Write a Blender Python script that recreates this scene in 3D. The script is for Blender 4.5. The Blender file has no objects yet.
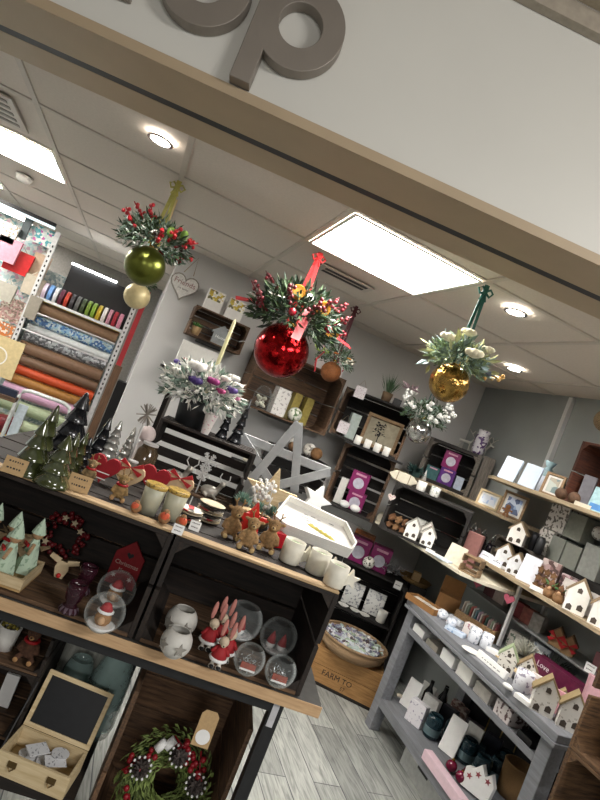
import bpy, bmesh, math, random
from mathutils import Vector, Matrix
random.seed(7)
R = math.radians
scene = bpy.context.scene
col = scene.collection

# ---------------------------------------------------------------- camera
FPX = 560.0
ROLL, PITCH, YAW = R(21.9), R(1.4), R(17.0)
CAM = Vector((0, 0, 1.6))
fw = Vector((math.sin(YAW)*math.cos(PITCH), math.cos(YAW)*math.cos(PITCH), math.sin(PITCH)))
r0 = Vector((math.cos(YAW), -math.sin(YAW), 0)); u0 = r0.cross(fw)
rt = r0*math.cos(ROLL) + u0*math.sin(ROLL)
up = -r0*math.sin(ROLL) + u0*math.cos(ROLL)
cd = bpy.data.cameras.new('camera'); cam = bpy.data.objects.new('camera', cd); col.objects.link(cam)
cam.matrix_world = Matrix(((rt.x, up.x, -fw.x, CAM.x), (rt.y, up.y, -fw.y, CAM.y), (rt.z, up.z, -fw.z, CAM.z), (0, 0, 0, 1)))
cd.sensor_fit = 'AUTO'; cd.sensor_width = 36; cd.lens = 36*FPX/800; cd.clip_start = .02
scene.camera = cam
# ---------------------------------------------------------------- world, light, exposure
w = bpy.data.worlds.new('world'); scene.world = w; w.use_nodes = True
w.node_tree.nodes['Background'].inputs[0].default_value = (1, .97, .93, 1)
w.node_tree.nodes['Background'].inputs[1].default_value = .10
vs = scene.view_settings
vs.view_transform = 'Standard'; vs.look = 'None'; vs.gamma = 1; vs.use_curve_mapping = False
vs.exposure = 1.4
PANEL = 13.0          # emission of the ceiling light panels
def area(name, loc, rot, sx, sy, e, c=(1, .975, .95)):
    l = bpy.data.lights.new(name, 'AREA'); l.shape = 'RECTANGLE'; l.size = sx; l.size_y = sy; l.energy = e; l.color = c
    o = bpy.data.objects.new(name, l); col.objects.link(o); o.location = loc; o.rotation_euler = rot
    return o
area('concourse_fill', (1.9, -1.0, 2.78), (R(25), 0, 0), 1.2, .6, 36)  # unseen lamp added on the mall side to light the fascia
area('concourse_fill', (-.6, -3.6, 2.8), (R(35), 0, 0), 1.2, .6, 36)  # unseen lamp added further out, to reach under the table
area('shop_fill', (2.0, 1.6, 2.37), (0, 0, 0), .6, .6, 6)  # unseen fill lamp added under the shop ceiling, without a fixture

# ---------------------------------------------------------------- frames: shop grid, shopfront/table (turned), corner stack
SHOP, FRONT, CORNER = 0.0, R(-11), R(-28)
def axes(a): return Vector((math.cos(a), math.sin(a), 0)), Vector((-math.sin(a), math.cos(a), 0))
def loc(a, x, y, z):
    ex, ey = axes(a); return ex*x + ey*y + Vector((0, 0, z))
def ray(px, py): return fw + rt*((px-300)/FPX) - up*((py-400)/FPX)
def onz(px, py, z):
    d = ray(px, py); return CAM + d*((z-CAM.z)/d.z)
def ony(px, py, a, y, z=None):
    d = ray(px, py); ex, ey = axes(a); p = CAM + d*((y-CAM.dot(ey))/d.dot(ey))
    if z is not None: p.z = z
    return p
def onx(px, py, x, z=None):
    d = ray(px, py); p = CAM + d*((x-CAM.x)/d.x)
    if z is not None: p.z = z
    return p
def mpp(p): return (p-CAM).dot(fw)/FPX          # metres that one pixel spans at p

# ---------------------------------------------------------------- materials
MATS = {}
def nt(name):
    m = bpy.data.materials.new(name); m.use_nodes = True
    t = m.node_tree; return m, t, t.nodes['Principled BSDF']
def hexc(c):
    if isinstance(c, str):
        v = [int(c[i:i+2], 16)/255 for i in (0, 2, 4)]
        return tuple((x/12.92 if x <= .04045 else ((x+.055)/1.055)**2.4) for x in v)
    return c
def mat(c, rough=.6, metal=0, var=.12, sc=40, trans=0, emit=0, ior=1.45, bump=0, coat=0, isl=0):
    key = (c, rough, metal, var, sc, trans, emit, bump, coat, isl)
    if key in MATS: return MATS[key]
    m, t, b = nt('m_'+str(c)); L = t.links.new
    rgb = hexc(c)
    b.inputs['Roughness'].default_value = rough; b.inputs['Metallic'].default_value = metal
    b.inputs['Transmission Weight'].default_value = trans; b.inputs['IOR'].default_value = ior
    b.inputs['Coat Weight'].default_value = coat
    tc = t.nodes.new('ShaderNodeTexCoord'); n = t.nodes.new('ShaderNodeTexNoise')
    n.inputs['Scale'].default_value = sc; n.inputs['Detail'].default_value = 3
    L(tc.outputs['Object'], n.inputs['Vector'])
    cr = t.nodes.new('ShaderNodeValToRGB')
    cr.color_ramp.elements[0].position = .3; cr.color_ramp.elements[1].position = .7
    cr.color_ramp.elements[0].color = (*[x*(1-var) for x in rgb], 1)
    cr.color_ramp.elements[1].color = (*[min(1, x*(1+var)+var*.01) for x in rgb], 1)
    L(n.outputs['Fac'], cr.inputs['Fac'])
    out = cr.outputs['Color']
    if isl:
        g = t.nodes.new('ShaderNodeNewGeometry'); h = t.nodes.new('ShaderNodeHueSaturation')
        mr = t.nodes.new('ShaderNodeMapRange'); mr.inputs['To Min'].default_value = 1-isl; mr.inputs['To Max'].default_value = 1+isl
        L(g.outputs['Random Per Island'], mr.inputs['Value']); L(mr.outputs[0], h.inputs['Value'])
        L(out, h.inputs['Color']); out = h.outputs['Color']
    L(out, b.inputs['Base Color'])
    if bump:
        bp = t.nodes.new('ShaderNodeBump'); bp.inputs['Strength'].default_value = bump; bp.inputs['Distance'].default_value = .006 if metal > .8 else .002
        L(n.outputs['Fac'], bp.inputs['Height']); L(bp.outputs['Normal'], b.inputs['Normal'])
    if emit:
        b.inputs['Emission Color'].default_value = (*rgb, 1); b.inputs['Emission Strength'].default_value = emit
    MATS[key] = m; return m
def wood(c1, c2, axis=0, sc=9, rough=.75, stretch=12, isl=.35):
    key = ('wood', c1, c2, axis, sc, rough, isl)
    if key in MATS: return MATS[key]
    m, t, b = nt('wood_'+str(c1)); L = t.links.new
    tc = t.nodes.new('ShaderNodeTexCoord'); mp = t.nodes.new('ShaderNodeMapping')
    s = [stretch]*3; s[axis] = 1; mp.inputs['Scale'].default_value = s
    n = t.nodes.new('ShaderNodeTexNoise'); n.inputs['Scale'].default_value = sc; n.inputs['Detail'].default_value = 5; n.inputs['Roughness'].default_value = .65
    cr = t.nodes.new('ShaderNodeValToRGB'); e = cr.color_ramp.elements
    e[0].position = .32; e[1].position = .7; e[0].color = (*hexc(c1), 1); e[1].color = (*hexc(c2), 1)
    g = t.nodes.new('ShaderNodeNewGeometry'); h = t.nodes.new('ShaderNodeHueSaturation')
    mr = t.nodes.new('ShaderNodeMapRange'); mr.inputs['To Min'].default_value = 1-isl; mr.inputs['To Max'].default_value = 1+isl
    L(tc.outputs['Object'], mp.inputs['Vector']); L(mp.outputs[0], n.inputs['Vector']); L(n.outputs['Fac'], cr.inputs['Fac'])
    L(g.outputs['Random Per Island'], mr.inputs['Value']); L(mr.outputs[0], h.inputs['Value'])
    L(cr.outputs['Color'], h.inputs['Color']); L(h.outputs['Color'], b.inputs['Base Color'])
    bp = t.nodes.new('ShaderNodeBump'); bp.inputs['Strength'].default_value = .4; bp.inputs['Distance'].default_value = .002
    L(n.outputs['Fac'], bp.inputs['Height']); L(bp.outputs['Normal'], b.inputs['Normal'])
    b.inputs['Roughness'].default_value = rough
    MATS[key] = m; return m
def dots(c1, c2, sc=60, thr=.45, rough=.5, smooth=.04):
    """base colour c1 with small printed blotches of c2"""
    key = ('dots', c1, c2, sc, thr, rough)
    if key in MATS: return MATS[key]
    m, t, b = nt('print_'+str(c1)); L = t.links.new
    tc = t.nodes.new('ShaderNodeTexCoord'); n = t.nodes.new('ShaderNodeTexNoise'); n.inputs['Scale'].default_value = sc; n.inputs['Detail'].default_value = 1.5
    cr = t.nodes.new('ShaderNodeValToRGB'); e = cr.color_ramp.elements
    e[0].position = thr-smooth; e[1].position = thr; e[0].color = (*hexc(c2), 1); e[1].color = (*hexc(c1), 1)
    L(tc.outputs['Object'], n.inputs['Vector']); L(n.outputs['Fac'], cr.inputs['Fac']); L(cr.outputs['Color'], b.inputs['Base Color'])
    b.inputs['Roughness'].default_value = rough
    MATS[key] = m; return m
def confetti(cols, sc=60, rough=.5, stretch=(1, 1, 1)):
    """voronoi cells in a palette: printed paper, woven or mixed stuff"""
    key = ('conf', tuple(cols), sc, rough, stretch)
    if key in MATS: return MATS[key]
    m, t, b = nt('mix_'+cols[0]); L = t.links.new
    tc = t.nodes.new('ShaderNodeTexCoord'); mp = t.nodes.new('ShaderNodeMapping'); mp.inputs['Scale'].default_value = stretch
    v = t.nodes.new('ShaderNodeTexVoronoi'); v.inputs['Scale'].default_value = sc
    sp = t.nodes.new('ShaderNodeSeparateColor'); cr = t.nodes.new('ShaderNodeValToRGB'); cr.color_ramp.interpolation = 'CONSTANT'
    e = cr.color_ramp.elements
    while len(e) < len(cols): e.new(.5)
    for i, c in enumerate(cols): e[i].position = i/len(cols); e[i].color = (*hexc(c), 1)
    L(tc.outputs['Object'], mp.inputs['Vector']); L(mp.outputs[0], v.inputs['Vector']); L(v.outputs['Color'], sp.inputs[0])
    L(sp.outputs[0], cr.inputs['Fac']); L(cr.outputs['Color'], b.inputs['Base Color']); b.inputs['Roughness'].default_value = rough
    MATS[key] = m; return m
def weave(c1, c2, sc=120):
    key = ('weave', c1, c2, sc)
    if key in MATS: return MATS[key]
    m, t, b = nt('weave_'+c1); L = t.links.new
    tc = t.nodes.new('ShaderNodeTexCoord'); wv = t.nodes.new('ShaderNodeTexWave'); wv.bands_direction = 'Z'; wv.inputs['Scale'].default_value = sc; wv.inputs['Distortion'].default_value = 6; wv.inputs['Detail Scale'].default_value = 3
    cr = t.nodes.new('ShaderNodeValToRGB'); cr.color_ramp.elements[0].color = (*hexc(c1), 1); cr.color_ramp.elements[1].color = (*hexc(c2), 1)
    L(tc.outputs['Object'], wv.inputs['Vector']); L(wv.outputs['Fac'], cr.inputs['Fac']); L(cr.outputs['Color'], b.inputs['Base Color'])
    bp = t.nodes.new('ShaderNodeBump'); bp.inputs['Strength'].default_value = .8; bp.inputs['Distance'].default_value = .004
    L(wv.outputs['Fac'], bp.inputs['Height']); L(bp.outputs['Normal'], b.inputs['Normal']); b.inputs['Roughness'].default_value = .8
    MATS[key] = m; return m
DARK = [wood('0c0806', '2a2019', a) for a in range(3)]           # stained crates on the table, colour darkened further for the shade inside
DARK2 = [wood('0b0a09', '241f1c', a) for a in range(3)]          # near-black crates in the corner
BROWN = [wood('2a1d13', '6a4f38', a) for a in range(3)]          # warm brown crates
FLOORW = wood('241910', '6a5039', 0)
GREYW = [wood('3a3632', '6e675f', a) for a in range(3)]
PINE = [wood('9c7a4a', 'c8a672', a, isl=.12) for a in range(3)]
LIGHT = [wood('b49b74', 'd9c6a0', a, isl=.12) for a in range(3)]
WASH = [wood('8f9088', 'd0d2c6', a, isl=.12) for a in range(3)]
WHITE = mat('e4e2dc', .5, var=.04); WHITEP = mat('eeeeec', .45, var=.03)
BLACK = mat('121214', .5); KRAFT = mat('b89a70', .8, var=.08, sc=120); GLASS = mat('eef4f2', .03, trans=1, var=0)
SILVER = mat('c9c9c9', .25, 1, var=.05); GOLD = mat('c8a04a', .2, 1, var=.05); PGREY = mat('76777a', .45, var=.05)
REDM = mat('a3141c', .5); INK = mat('3b3430', .7)
LEAFG = mat('34492b', .6, isl=.55); LEAFD = mat('24382a', .6, isl=.5); LEAFS = mat('7c8f82', .7, isl=.5); FROST = mat('d9dad4', .7, isl=.2)

# ---------------------------------------------------------------- geometry collector
class G:
    def __init__(s): s.bm = bmesh.new(); s.mi = 0
    def _new(s, vs, fs, M=None):
        vv = [s.bm.verts.new(M @ Vector(v) if M else v) for v in vs]
        for f in fs:
            try: s.bm.faces.new([vv[i] for i in f]).material_index = s.mi
            except ValueError: pass
        return s
    def box(s, x0, x1, y0, y1, z0, z1, M=None):
        v = [(x, y, z) for z in (z0, z1) for y in (y0, y1) for x in (x0, x1)]
        return s._new(v, [(0, 2, 3, 1), (4, 5, 7, 6), (0, 1, 5, 4), (2, 6, 7, 3), (0, 4, 6, 2), (1, 3, 7, 5)], M)
    def prism(s, poly, y0, y1, M=None):         # poly in xz, extruded along y
        n = len(poly)
        v = [(x, y0, z) for x, z in poly] + [(x, y1, z) for x, z in poly]
        f = [tuple(range(n)), tuple(range(2*n-1, n-1, -1))] + [(i, n+i, n+(i+1) % n, (i+1) % n) for i in range(n)]
        return s._new(v, f, M)
    def slab(s, poly, z0, z1, M=None):          # poly in xy, extruded along z
        n = len(poly)
        v = [(x, y, z0) for x, y in poly] + [(x, y, z1) for x, y in poly]
        f = [tuple(range(n-1, -1, -1)), tuple(range(n, 2*n))] + [(i, (i+1) % n, n+(i+1) % n, n+i) for i in range(n)]
        return s._new(v, f, M)
    def ring(s, ro, ri, y0, y1, n=40, M=None, sx=1):   # flat ring in xz
        v = []; f = []
        for i in range(n):
            a = 2*math.pi*i/n; c, d = math.cos(a)*sx, math.sin(a)
            v += [(ro*c, y0, ro*d), (ri*c, y0, ri*d), (ri*c, y1, ri*d), (ro*c, y1, ro*d)]
        for i in range(n):
            j = (i+1) % n
            for k in range(4): f.append((4*i+k, 4*i+(k+1) % 4, 4*j+(k+1) % 4, 4*j+k))
        return s._new(v, f, M)
    def lathe(s, prof, n=20, M=None, wob=0):
        v = []; f = []; m = len(prof)
        for r, z in prof:
            for i in range(n):
                a = 2*math.pi*i/n; rr = r*(1+wob*(i % 2)); v.append((rr*math.cos(a), rr*math.sin(a), z))
        for k in range(m-1):
            for i in range(n):
                j = (i+1) % n; f.append((k*n+i, k*n+j, (k+1)*n+j, (k+1)*n+i))
        if prof[0][0] > 0: f.append(tuple(range(n-1, -1, -1)))
        if prof[-1][0] > 0: f.append(tuple(range((m-1)*n, m*n)))
        return s._new(v, f, M)
    def ball(s, c, r, n=12, sq=(1, 1, 1)):
        M = Matrix.Translation(c) @ Matrix.Diagonal((*[r*q for q in sq], 1))
        g = bmesh.ops.create_uvsphere(s.bm, u_segments=n, v_segments=max(5, n*2//3), radius=1, matrix=M)
        for v in g['verts']:
            for f in v.link_faces: f.material_index = s.mi
        return s
    def tube(s, pts, r, n=6, r1=None, closed=False):
        pts = [Vector(p) for p in pts]; m = len(pts); v = []; f = []
        for k, p in enumerate(pts):
            t = ((pts[(k+1) % m] if closed or k < m-1 else p) - (pts[k-1] if closed or k else p)).normalized()
            a = t.orthogonal().normalized() if abs(t.z) > .95 else t.cross(Vector((0, 0, 1))).normalized()
            b = t.cross(a); rr = r if r1 is None else r+(r1-r)*k/(m-1)
            for i in range(n):
                q = 2*math.pi*i/n; v.append(p+a*(rr*math.cos(q))+b*(rr*math.sin(q)))
        for k in range(m if closed else m-1):
            for i in range(n):
                j = (i+1) % n; l = (k+1) % m; f.append((k*n+i, k*n+j, l*n+j, l*n+i))
        if not closed: f += [tuple(range(n-1, -1, -1)), tuple(range((m-1)*n, m*n))]
        return s._new(v, f)
    def leaf(s, p, d, ln, wd):
        p = Vector(p); d = Vector(d).normalized(); a = d.orthogonal().normalized()
        a.rotate(Matrix.Rotation(random.random()*6.28, 3, d)); b = d.cross(a)
        q = p+d*ln*.5
        return s._new([p, q+a*wd*.5+b*wd*.15, p+d*ln, q-a*wd*.5+b*wd*.15, q-b*wd*.12], [(0, 1, 4), (1, 2, 4), (2, 3, 4), (3, 0, 4)])
    def done(s, name, m, parent=None, smooth=False, bevel=0, mods=None):
        bmesh.ops.recalc_face_normals(s.bm, faces=s.bm.faces)
        me = bpy.data.meshes.new(name); s.bm.to_mesh(me); s.bm.free()
        for x in (m if isinstance(m, (list, tuple)) else [m]): me.materials.append(x)
        if smooth:
            for p in me.polygons: p.use_smooth = True
        o = bpy.data.objects.new(name, me); col.objects.link(o)
        if parent: o.parent = parent
        if bevel:
            b = o.modifiers.new('bevel', 'BEVEL'); b.width = bevel; b.segments = 2; b.limit_method = 'ANGLE'
        if mods: mods(o)
        return o
def tag(o, label, cat, group=None, p=None, rot=0, tilt=0):
    o['label'] = label; o['category'] = cat
    if group: o['group'] = group
    if p is not None: o.location = p; o.rotation_euler = (tilt, 0, rot)
    return o
def thing(name, label, cat, p, rot=0, group=None, tilt=0):
    o = bpy.data.objects.new(name, None); o.empty_display_size = .05; col.objects.link(o)
    return tag(o, label, cat, group, p, rot, tilt)
def struct(o): o['kind'] = 'structure'; return o
def textmesh(s, size, m, parent, M, name='lettering', ext=.0006):
    c = bpy.data.curves.new(name, 'FONT'); c.body = s; c.size = size; c.extrude = ext; c.align_x = 'CENTER'; c.align_y = 'CENTER'; c.resolution_u = 2
    t = bpy.data.objects.new('t', c); me = bpy.data.meshes.new_from_object(t); bpy.data.objects.remove(t)
    me.materials.append(m)
    o = bpy.data.objects.new(name, me); col.objects.link(o); o.parent = parent
    o.matrix_local = M @ Matrix.Rotation(R(90), 4, 'X'); return o
T = Matrix.Translation
def RX(a): return Matrix.Rotation(a, 4, 'X')
def RY(a): return Matrix.Rotation(a, 4, 'Y')
def RZ(a): return Matrix.Rotation(a, 4, 'Z')

# ================================================================ SETTING
def fmat():
    m, t, b = nt('floor_planks'); L = t.links.new
    tc = t.nodes.new('ShaderNodeTexCoord'); mp = t.nodes.new('ShaderNodeMapping'); mp.inputs['Rotation'].default_value = (0, 0, R(90))
    br = t.nodes.new('ShaderNodeTexBrick'); br.inputs['Scale'].default_value = 1; br.inputs['Brick Width'].default_value = .95; br.inputs['Row Height'].default_value = .15
    br.inputs['Mortar Size'].default_value = .0025; br.inputs['Color1'].default_value = (*hexc('8d8f8b'), 1); br.inputs['Color2'].default_value = (*hexc('b4b6b0'), 1); br.inputs['Mortar'].default_value = (*hexc('55565a'), 1)
    mp2 = t.nodes.new('ShaderNodeMapping'); mp2.inputs['Scale'].default_value = (14, 1.3, 1)
    n = t.nodes.new('ShaderNodeTexNoise'); n.inputs['Scale'].default_value = 4; n.inputs['Detail'].default_value = 6; n.inputs['Distortion'].default_value = 1.2
    cr = t.nodes.new('ShaderNodeValToRGB'); cr.color_ramp.elements[0].position = .3; cr.color_ramp.elements[0].color = (.38, .39, .4, 1); cr.color_ramp.elements[1].position = .62; cr.color_ramp.elements[1].color = (1, 1, 1, 1)
    mx = t.nodes.new('ShaderNodeMix'); mx.data_type = 'RGBA'; mx.blend_type = 'MULTIPLY'; mx.inputs[0].default_value = .85
    L(tc.outputs['Object'], mp.inputs[0]); L(mp.outputs[0], br.inputs['Vector']); L(tc.outputs['Object'], mp2.inputs[0]); L(mp2.outputs[0], n.inputs['Vector'])
    L(n.outputs['Fac'], cr.inputs[0]); L(br.outputs['Color'], mx.inputs[6]); L(cr.outputs[0], mx.inputs[7]); L(mx.outputs[2], b.inputs['Base Color'])
    b.inputs['Roughness'].default_value = .45; return m
struct(G().box(-4, 4.5, -3, 7.6, -.1, 0).done('floor', fmat()))
WALLM = mat('c6c5c3', .7, var=.03, sc=3); WALLG = mat('8a8e8c', .3, var=.06, sc=4); CEILM = mat('d2c9bf', .85, var=.04, sc=80, bump=.2); TBAR = mat('c2bab0', .5, var=.03)
struct(G().box(.04, 2.85, 4.1, 4.25, 0, 2.4).done('wall_back', WALLM))
struct(G().box(.04, .19, 4.26, 7.4, 0, 2.4).done('wall_return', WALLM))
struct(G().box(2.73, 2.85, 0.7, 4.09, 0, 2.4).done('wall_right', WALLG))
struct(G().box(-2.6, .03, 7.3, 7.4, 0, 2.4).done('wall_rear', mat('8d8984', .8)))
struct(G().box(-2.7, -2.6, 2.3, 7.4, 0, 2.4).done('wall_left', WALLM))
# ceiling with openings only where the lamps sit below it
struct(G().slab([loc(FRONT, -3.2, 1.745, 0).xy, loc(FRONT, 3.4, 1.745, 0).xy, (2.9, 7.5), (-2.8, 7.5)], 2.4, 2.5).done('ceiling', CEILM))
g = G()
for x in (-2.66, -2.02, -1.38, -.74, -.1, .535, 1.18, 1.82, 2.46):
    y0 = 1.79-.195*x if x < 3 else 1
    g.box(x-.012, x+.012, y0+.02, 7.3, 2.392, 2.4)
for k in range(9):
    y = 2.03+.62*k
    x0 = -2.55; x1 = 2.72 if y < 4.1 else .03
    if y > 1.8: g.box(max(x0, (1.82-y)/.195), x1, y-.012, y+.012, 2.3935, 2.4)
struct(g.done('trim_1', TBAR))
BEIGE = mat('b09c80', .5, var=.05, sc=6); FASC = mat('d6d4cc', .5, var=.03, sc=2)
def fr(o): o.rotation_euler = (0, 0, FRONT); return struct(o)
fr(G().box(-3, 3.6, 1.4, 1.5, 2.29, 2.85).done('wall_front', FASC))
fr(G().box(-3, 3.6, 1.395, 1.573, 2.262, 2.288).box(-3, 3.6, 1.609, 1.74, 2.262, 2.42).done('trim_2', BEIGE))
fr(G().box(-3, 3.6, 1.5735, 1.6085, 2.2625, 2.33).done('trim_3', mat('1d1e20', .5)))
fr(G().box(-3, 3.6, 1.37, 1.398, 2.80, 2.85).done('trim_4', mat('a79d8e', .5)))
fr(G().box(-3, 3.6, -6, 1.369, 2.85, 2.9).done('ceiling_concourse', mat('b0a48f', .9, var=.1, sc=150)))
g = G()
for k in range(12): x = -3+.6*k; g.box(x-.012, x+.012, -2.4, 1.36, 2.842, 2.85)
for y in (1.1, .5, -.1, -.7): g.box(-3, 3.6, y-.012, y+.012, 2.843, 2.85)
fr(g.done('trim_5', TBAR))

# lamps in the ceiling
EM = mat('fffaf2', .5, var=0, emit=PANEL)
def panel(x0, x1, y0, y1, label):
    t = thing('ceiling_light', label, 'ceiling light', ((x0+x1)/2, (y0+y1)/2, 2.391), group='recessed ceiling light panels')
    a, b = (x1-x0)/2, (y1-y0)/2
    G().box(-a, a, -b, -b+.015, -.004, 0).box(-a, a, b-.015, b, -.004, 0).box(-a, -a+.015, -b+.015, b-.015, -.004, 0).box(a-.015, a, -b+.015, b-.015, -.004, 0).done('frame', WHITE, t)
    G().box(-a+.015, a-.015, -b+.015, b-.015, -.002, .0).done('diffuser', EM, t)
panel(.55, 1.17, 2.04, 2.64, 'bright square ceiling light panel above the red and gold baubles')
panel(-1.37, -.75, 3.27, 3.87, 'bright square ceiling light panel at left beside the smoke detector')
panel(-2.01, -1.39, 6.3, 6.9, 'ceiling light panel added at the rear left to brighten the rear wall')  # extra panel, added only to lighten the rear wall
panel(-2.01, -1.39, 4.5, 5.1, 'bright ceiling light panel at the far left edge above the gift wrap')
def downlight(px, py, label, e=14):
    p = onz(px, py, 2.4)
    t = thing('downlight', label, 'downlight', (p.x, p.y, 2.387), group='round recessed downlights')
    G().ring(.052, .04, 0, .006, 28, RX(R(-90))).done('bezel', SILVER, t)
    G().lathe([(.039, .001), (.039, .004)], 24).done('lamp', mat('fff8ec', .5, var=0, emit=18), t)
    l = bpy.data.lights.new('spot', 'SPOT'); l.energy = e; l.spot_size = R(110); l.spot_blend = .6; l.shadow_soft_size = .04; l.color = (1, .95, .88)
    o = bpy.data.objects.new('downlight_beam', l); col.objects.link(o); o.location = (p.x, p.y, 2.38)
downlight(162, 137, 'small round downlight glowing above the hook of the green bauble')
downlight(517, 309, 'round downlight with silver rim, just right of the teal ribbon')
downlight(515, 367, 'round downlight further back, above the floral vase')
p = onz(25, 176, 2.39)
t = thing('smoke_detector', 'small white round smoke detector on the ceiling at left', 'smoke detector', p - Vector((0, 0, .042)))
G().lathe([(.03, 0), (.045, .008), (.05, .02), (.05, .04)], 24).done('housing', WHITE, t, True)
G().lathe([(.052, .026), (.056, .03), (.056, .042)], 24).done('base', WHITE, t)
p = onz(345, 278, 2.39)
t = thing('ceiling_vent', 'rectangular slotted air vent in the ceiling behind the red ribbon', 'air vent', (p.x, p.y, 2.383))
G().box(-.16, .16, -.07, .07, 0, .008).done('frame', TBAR, t)
for k in range(2): G().box(-.13, .13, -.045+.06*k, -.015+.06*k, -.003, 0).done('slot', BLACK, t)
p = onz(3, 108, 2.39)
t = thing('ceiling_vent', 'square ceiling air grille at the left edge above the light panel', 'air vent', (p.x-.12, p.y, 2.383))
G().box(-.2, .2, -.2, .2, 0, .008).done('frame', TBAR, t)
for k in range(5): G().box(-.17, .17, -.16+.07*k, -.13+.07*k, -.003, 0).done('slot', mat('8a847d', .6), t)

# metal sign letters on the fascia
STEEL = [mat('8f877e', .45, .45, var=.06, sc=9)]
def letter(name, label, x, z, build):
    g = G(); build(g)
    o = g.done(name, STEEL, bevel=.002); tag(o, label, 'sign letter', 'brushed metal letters on the shop fascia', loc(FRONT, x, 1.3985, z), FRONT)
def lp(g): g.ring(.112, .055, -.038, 0, 48, sx=.98); g.box(-.112, -.06, -.0379, -.0001, -.184, .105)
def lo(g): g.ring(.112, .055, -.038, 0, 48)
def lh(g):
    g.box(-.1, -.046, -.038, 0, -.112, .2); g.box(.046, .1, -.038, 0, -.112, .03)
    n = 20; o = [(.1*math.cos(math.pi*i/n), .03+.085*math.sin(math.pi*i/n)) for i in range(n+1)]; i_ = [(.046*math.cos(math.pi*i/n), .03+.034*math.sin(math.pi*i/n)) for i in range(n, -1, -1)]
    for k in range(n): g.prism([o[k], o[k+1], i_[n-k-1], i_[n-k]], -.0379, -.0001)
letter('sign_letter', 'large brushed metal letter p on the white fascia', -.195, 2.475, lp)
letter('sign_letter', 'brushed metal letter o cut by the top edge, left of the p', -.44, 2.475, lo)
letter('sign_letter', 'foot of a metal letter h at the top edge, leftmost of the sign', -.69, 2.475, lh)

# ================================================================ BUILDERS
def crate(label, p, rot, w, d, h, W, name='wooden_crate', cat='crate', group=None, th=.014, back=True, top=True, posts=True, slats=3, gap=.012, tilt=0):
    """apple crate on its side, open towards local -y; p is the middle of the front bottom edge"""
    t = thing(name, label, cat, p, rot, group, tilt)
    a = w/2
    def boards(axis, n, lo, hi, mk):
        g = G(); s = (hi-lo+gap)/n
        for k in range(n): mk(g, lo+k*s, lo+(k+1)*s-gap)
        return g
    for sx in (-1, 1):
        x0, x1 = (-a, -a+th) if sx < 0 else (a-th, a)
        boards(2, 2, 0, h, lambda g, u, v: g.box(x0, x1, 0, d, u+.001, v)).done('end_panel', W[1], t, bevel=.0015)
    boards(1, slats, .0, d, lambda g, u, v: g.box(-a+th, a-th, u, v, 0, th*.8)).done('bottom_panel', FLOORW if W is DARK else W[0], t, bevel=.0015)
    if top: boards(1, slats, .0, d, lambda g, u, v: g.box(-a+th, a-th, u, v, h-th*.8, h)).done('top_panel', W[0], t, bevel=.0015)
    if back: boards(2, slats, th, h-th, lambda g, u, v: g.box(-a+th, a-th, d-th*.8, d, u, v)).done('back_panel', W[0], t, bevel=.0015)
    if posts:
        q = min(.034, h*.13)
        for sx in (-1, 1):
            for zz, sz in ((th*.8, 1), (h-th*.8, -1)):
                if sz < 0 and not top: continue
                x = sx*(a-th)
                G().prism([(x, zz), (x-sx*q, zz), (x, zz+sz*q)], .002, d-th).done('corner_post', W[1], t)
    return t
def bx(name, label, cat, p, rot, w, d, h, m, group=None, tilt=0, bevel=.0015, face=None, facem=None, name2='label', lean=0):
    """plain carton / block with an optional printed panel on its front"""
    t = thing(name, label, cat, p, rot, group, tilt)
    if lean: t.rotation_euler = (tilt, lean, rot)
    G().box(-w/2, w/2, -d/2, d/2, 0, h).done('body', m, t, bevel=bevel)
    if face:
        x0, x1, z0, z1 = face
        G().box(-w/2+w*x0, -w/2+w*x1, -d/2-.0012, -d/2, h*z0, h*z1).done(name2, facem, t)
    return t
def scribble(t, w, h, y, n=2, z0=.3, m=INK):
    for k in range(n):
        g = G(); z = h*(.75-.4*k) if n > 1 else h*.5; x = -w*.32
        while x < w*.3:
            l = random.uniform(.04, .1)*w; g.box(x, x+l, y-.0006, y, z-h*.05, z+h*.05); x += l+w*.05
        g.done('lettering', m, t)
def card(name, label, cat, p, rot, w, h, m, group=None, tilt=-.18, lines=2, th=.002, ink=INK, lean=0):
    t = thing(name, label, cat, p, rot, group, tilt)
    if lean: t.rotation_euler = (tilt, lean, rot)
    G().box(-w/2, w/2, 0, th, 0, h).done('sheet', m, t)
    if lines: scribble(t, w, h, 0, lines, m=ink)
    return t
def house(label, p, rot, w, d, h, wall=None, roof=KRAFT, group='little house lanterns', side=None, wins=3, name='house_lantern'):
    wall = wall or mat('e9e6df', .7, var=.05); t = thing(name, label, 'house ornament', p, rot, group)
    e = h*.62; a = w/2
    G().prism([(-a, 0), (a, 0), (a, e), (0, h), (-a, e)], -d/2, d/2).done('walls', wall, t)
    k = (h-e)/a
    for s in (-1, 1):
        o = .008*w/.06
        G().prism([(0, h), (0, h+o), (s*(a+o), e+o-k*o), (s*(a+o), e-k*o)], -d/2-.002, d/2+.002).done('roof_slope', roof, t)
    BW = mat('4b423a', .8)
    for i in range(wins):
        x, z, r = [(0, h*.68, .11), (-a*.5, h*.12, .13), (a*.45, h*.2, .13)][i]
        r *= w
        G().prism([(x-r, z-r), (x+r, z-r), (x+r, z+r*.7), (x, z+r*1.4), (x-r, z+r*.7)], -d/2-.001, -d/2).done('window', BW, t)
    G().box(a, a+.001, -d*.42, d*.42, h*.03, e*.9).done('side_wall', side or mat('9a948c', .7), t)
    return t
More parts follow.
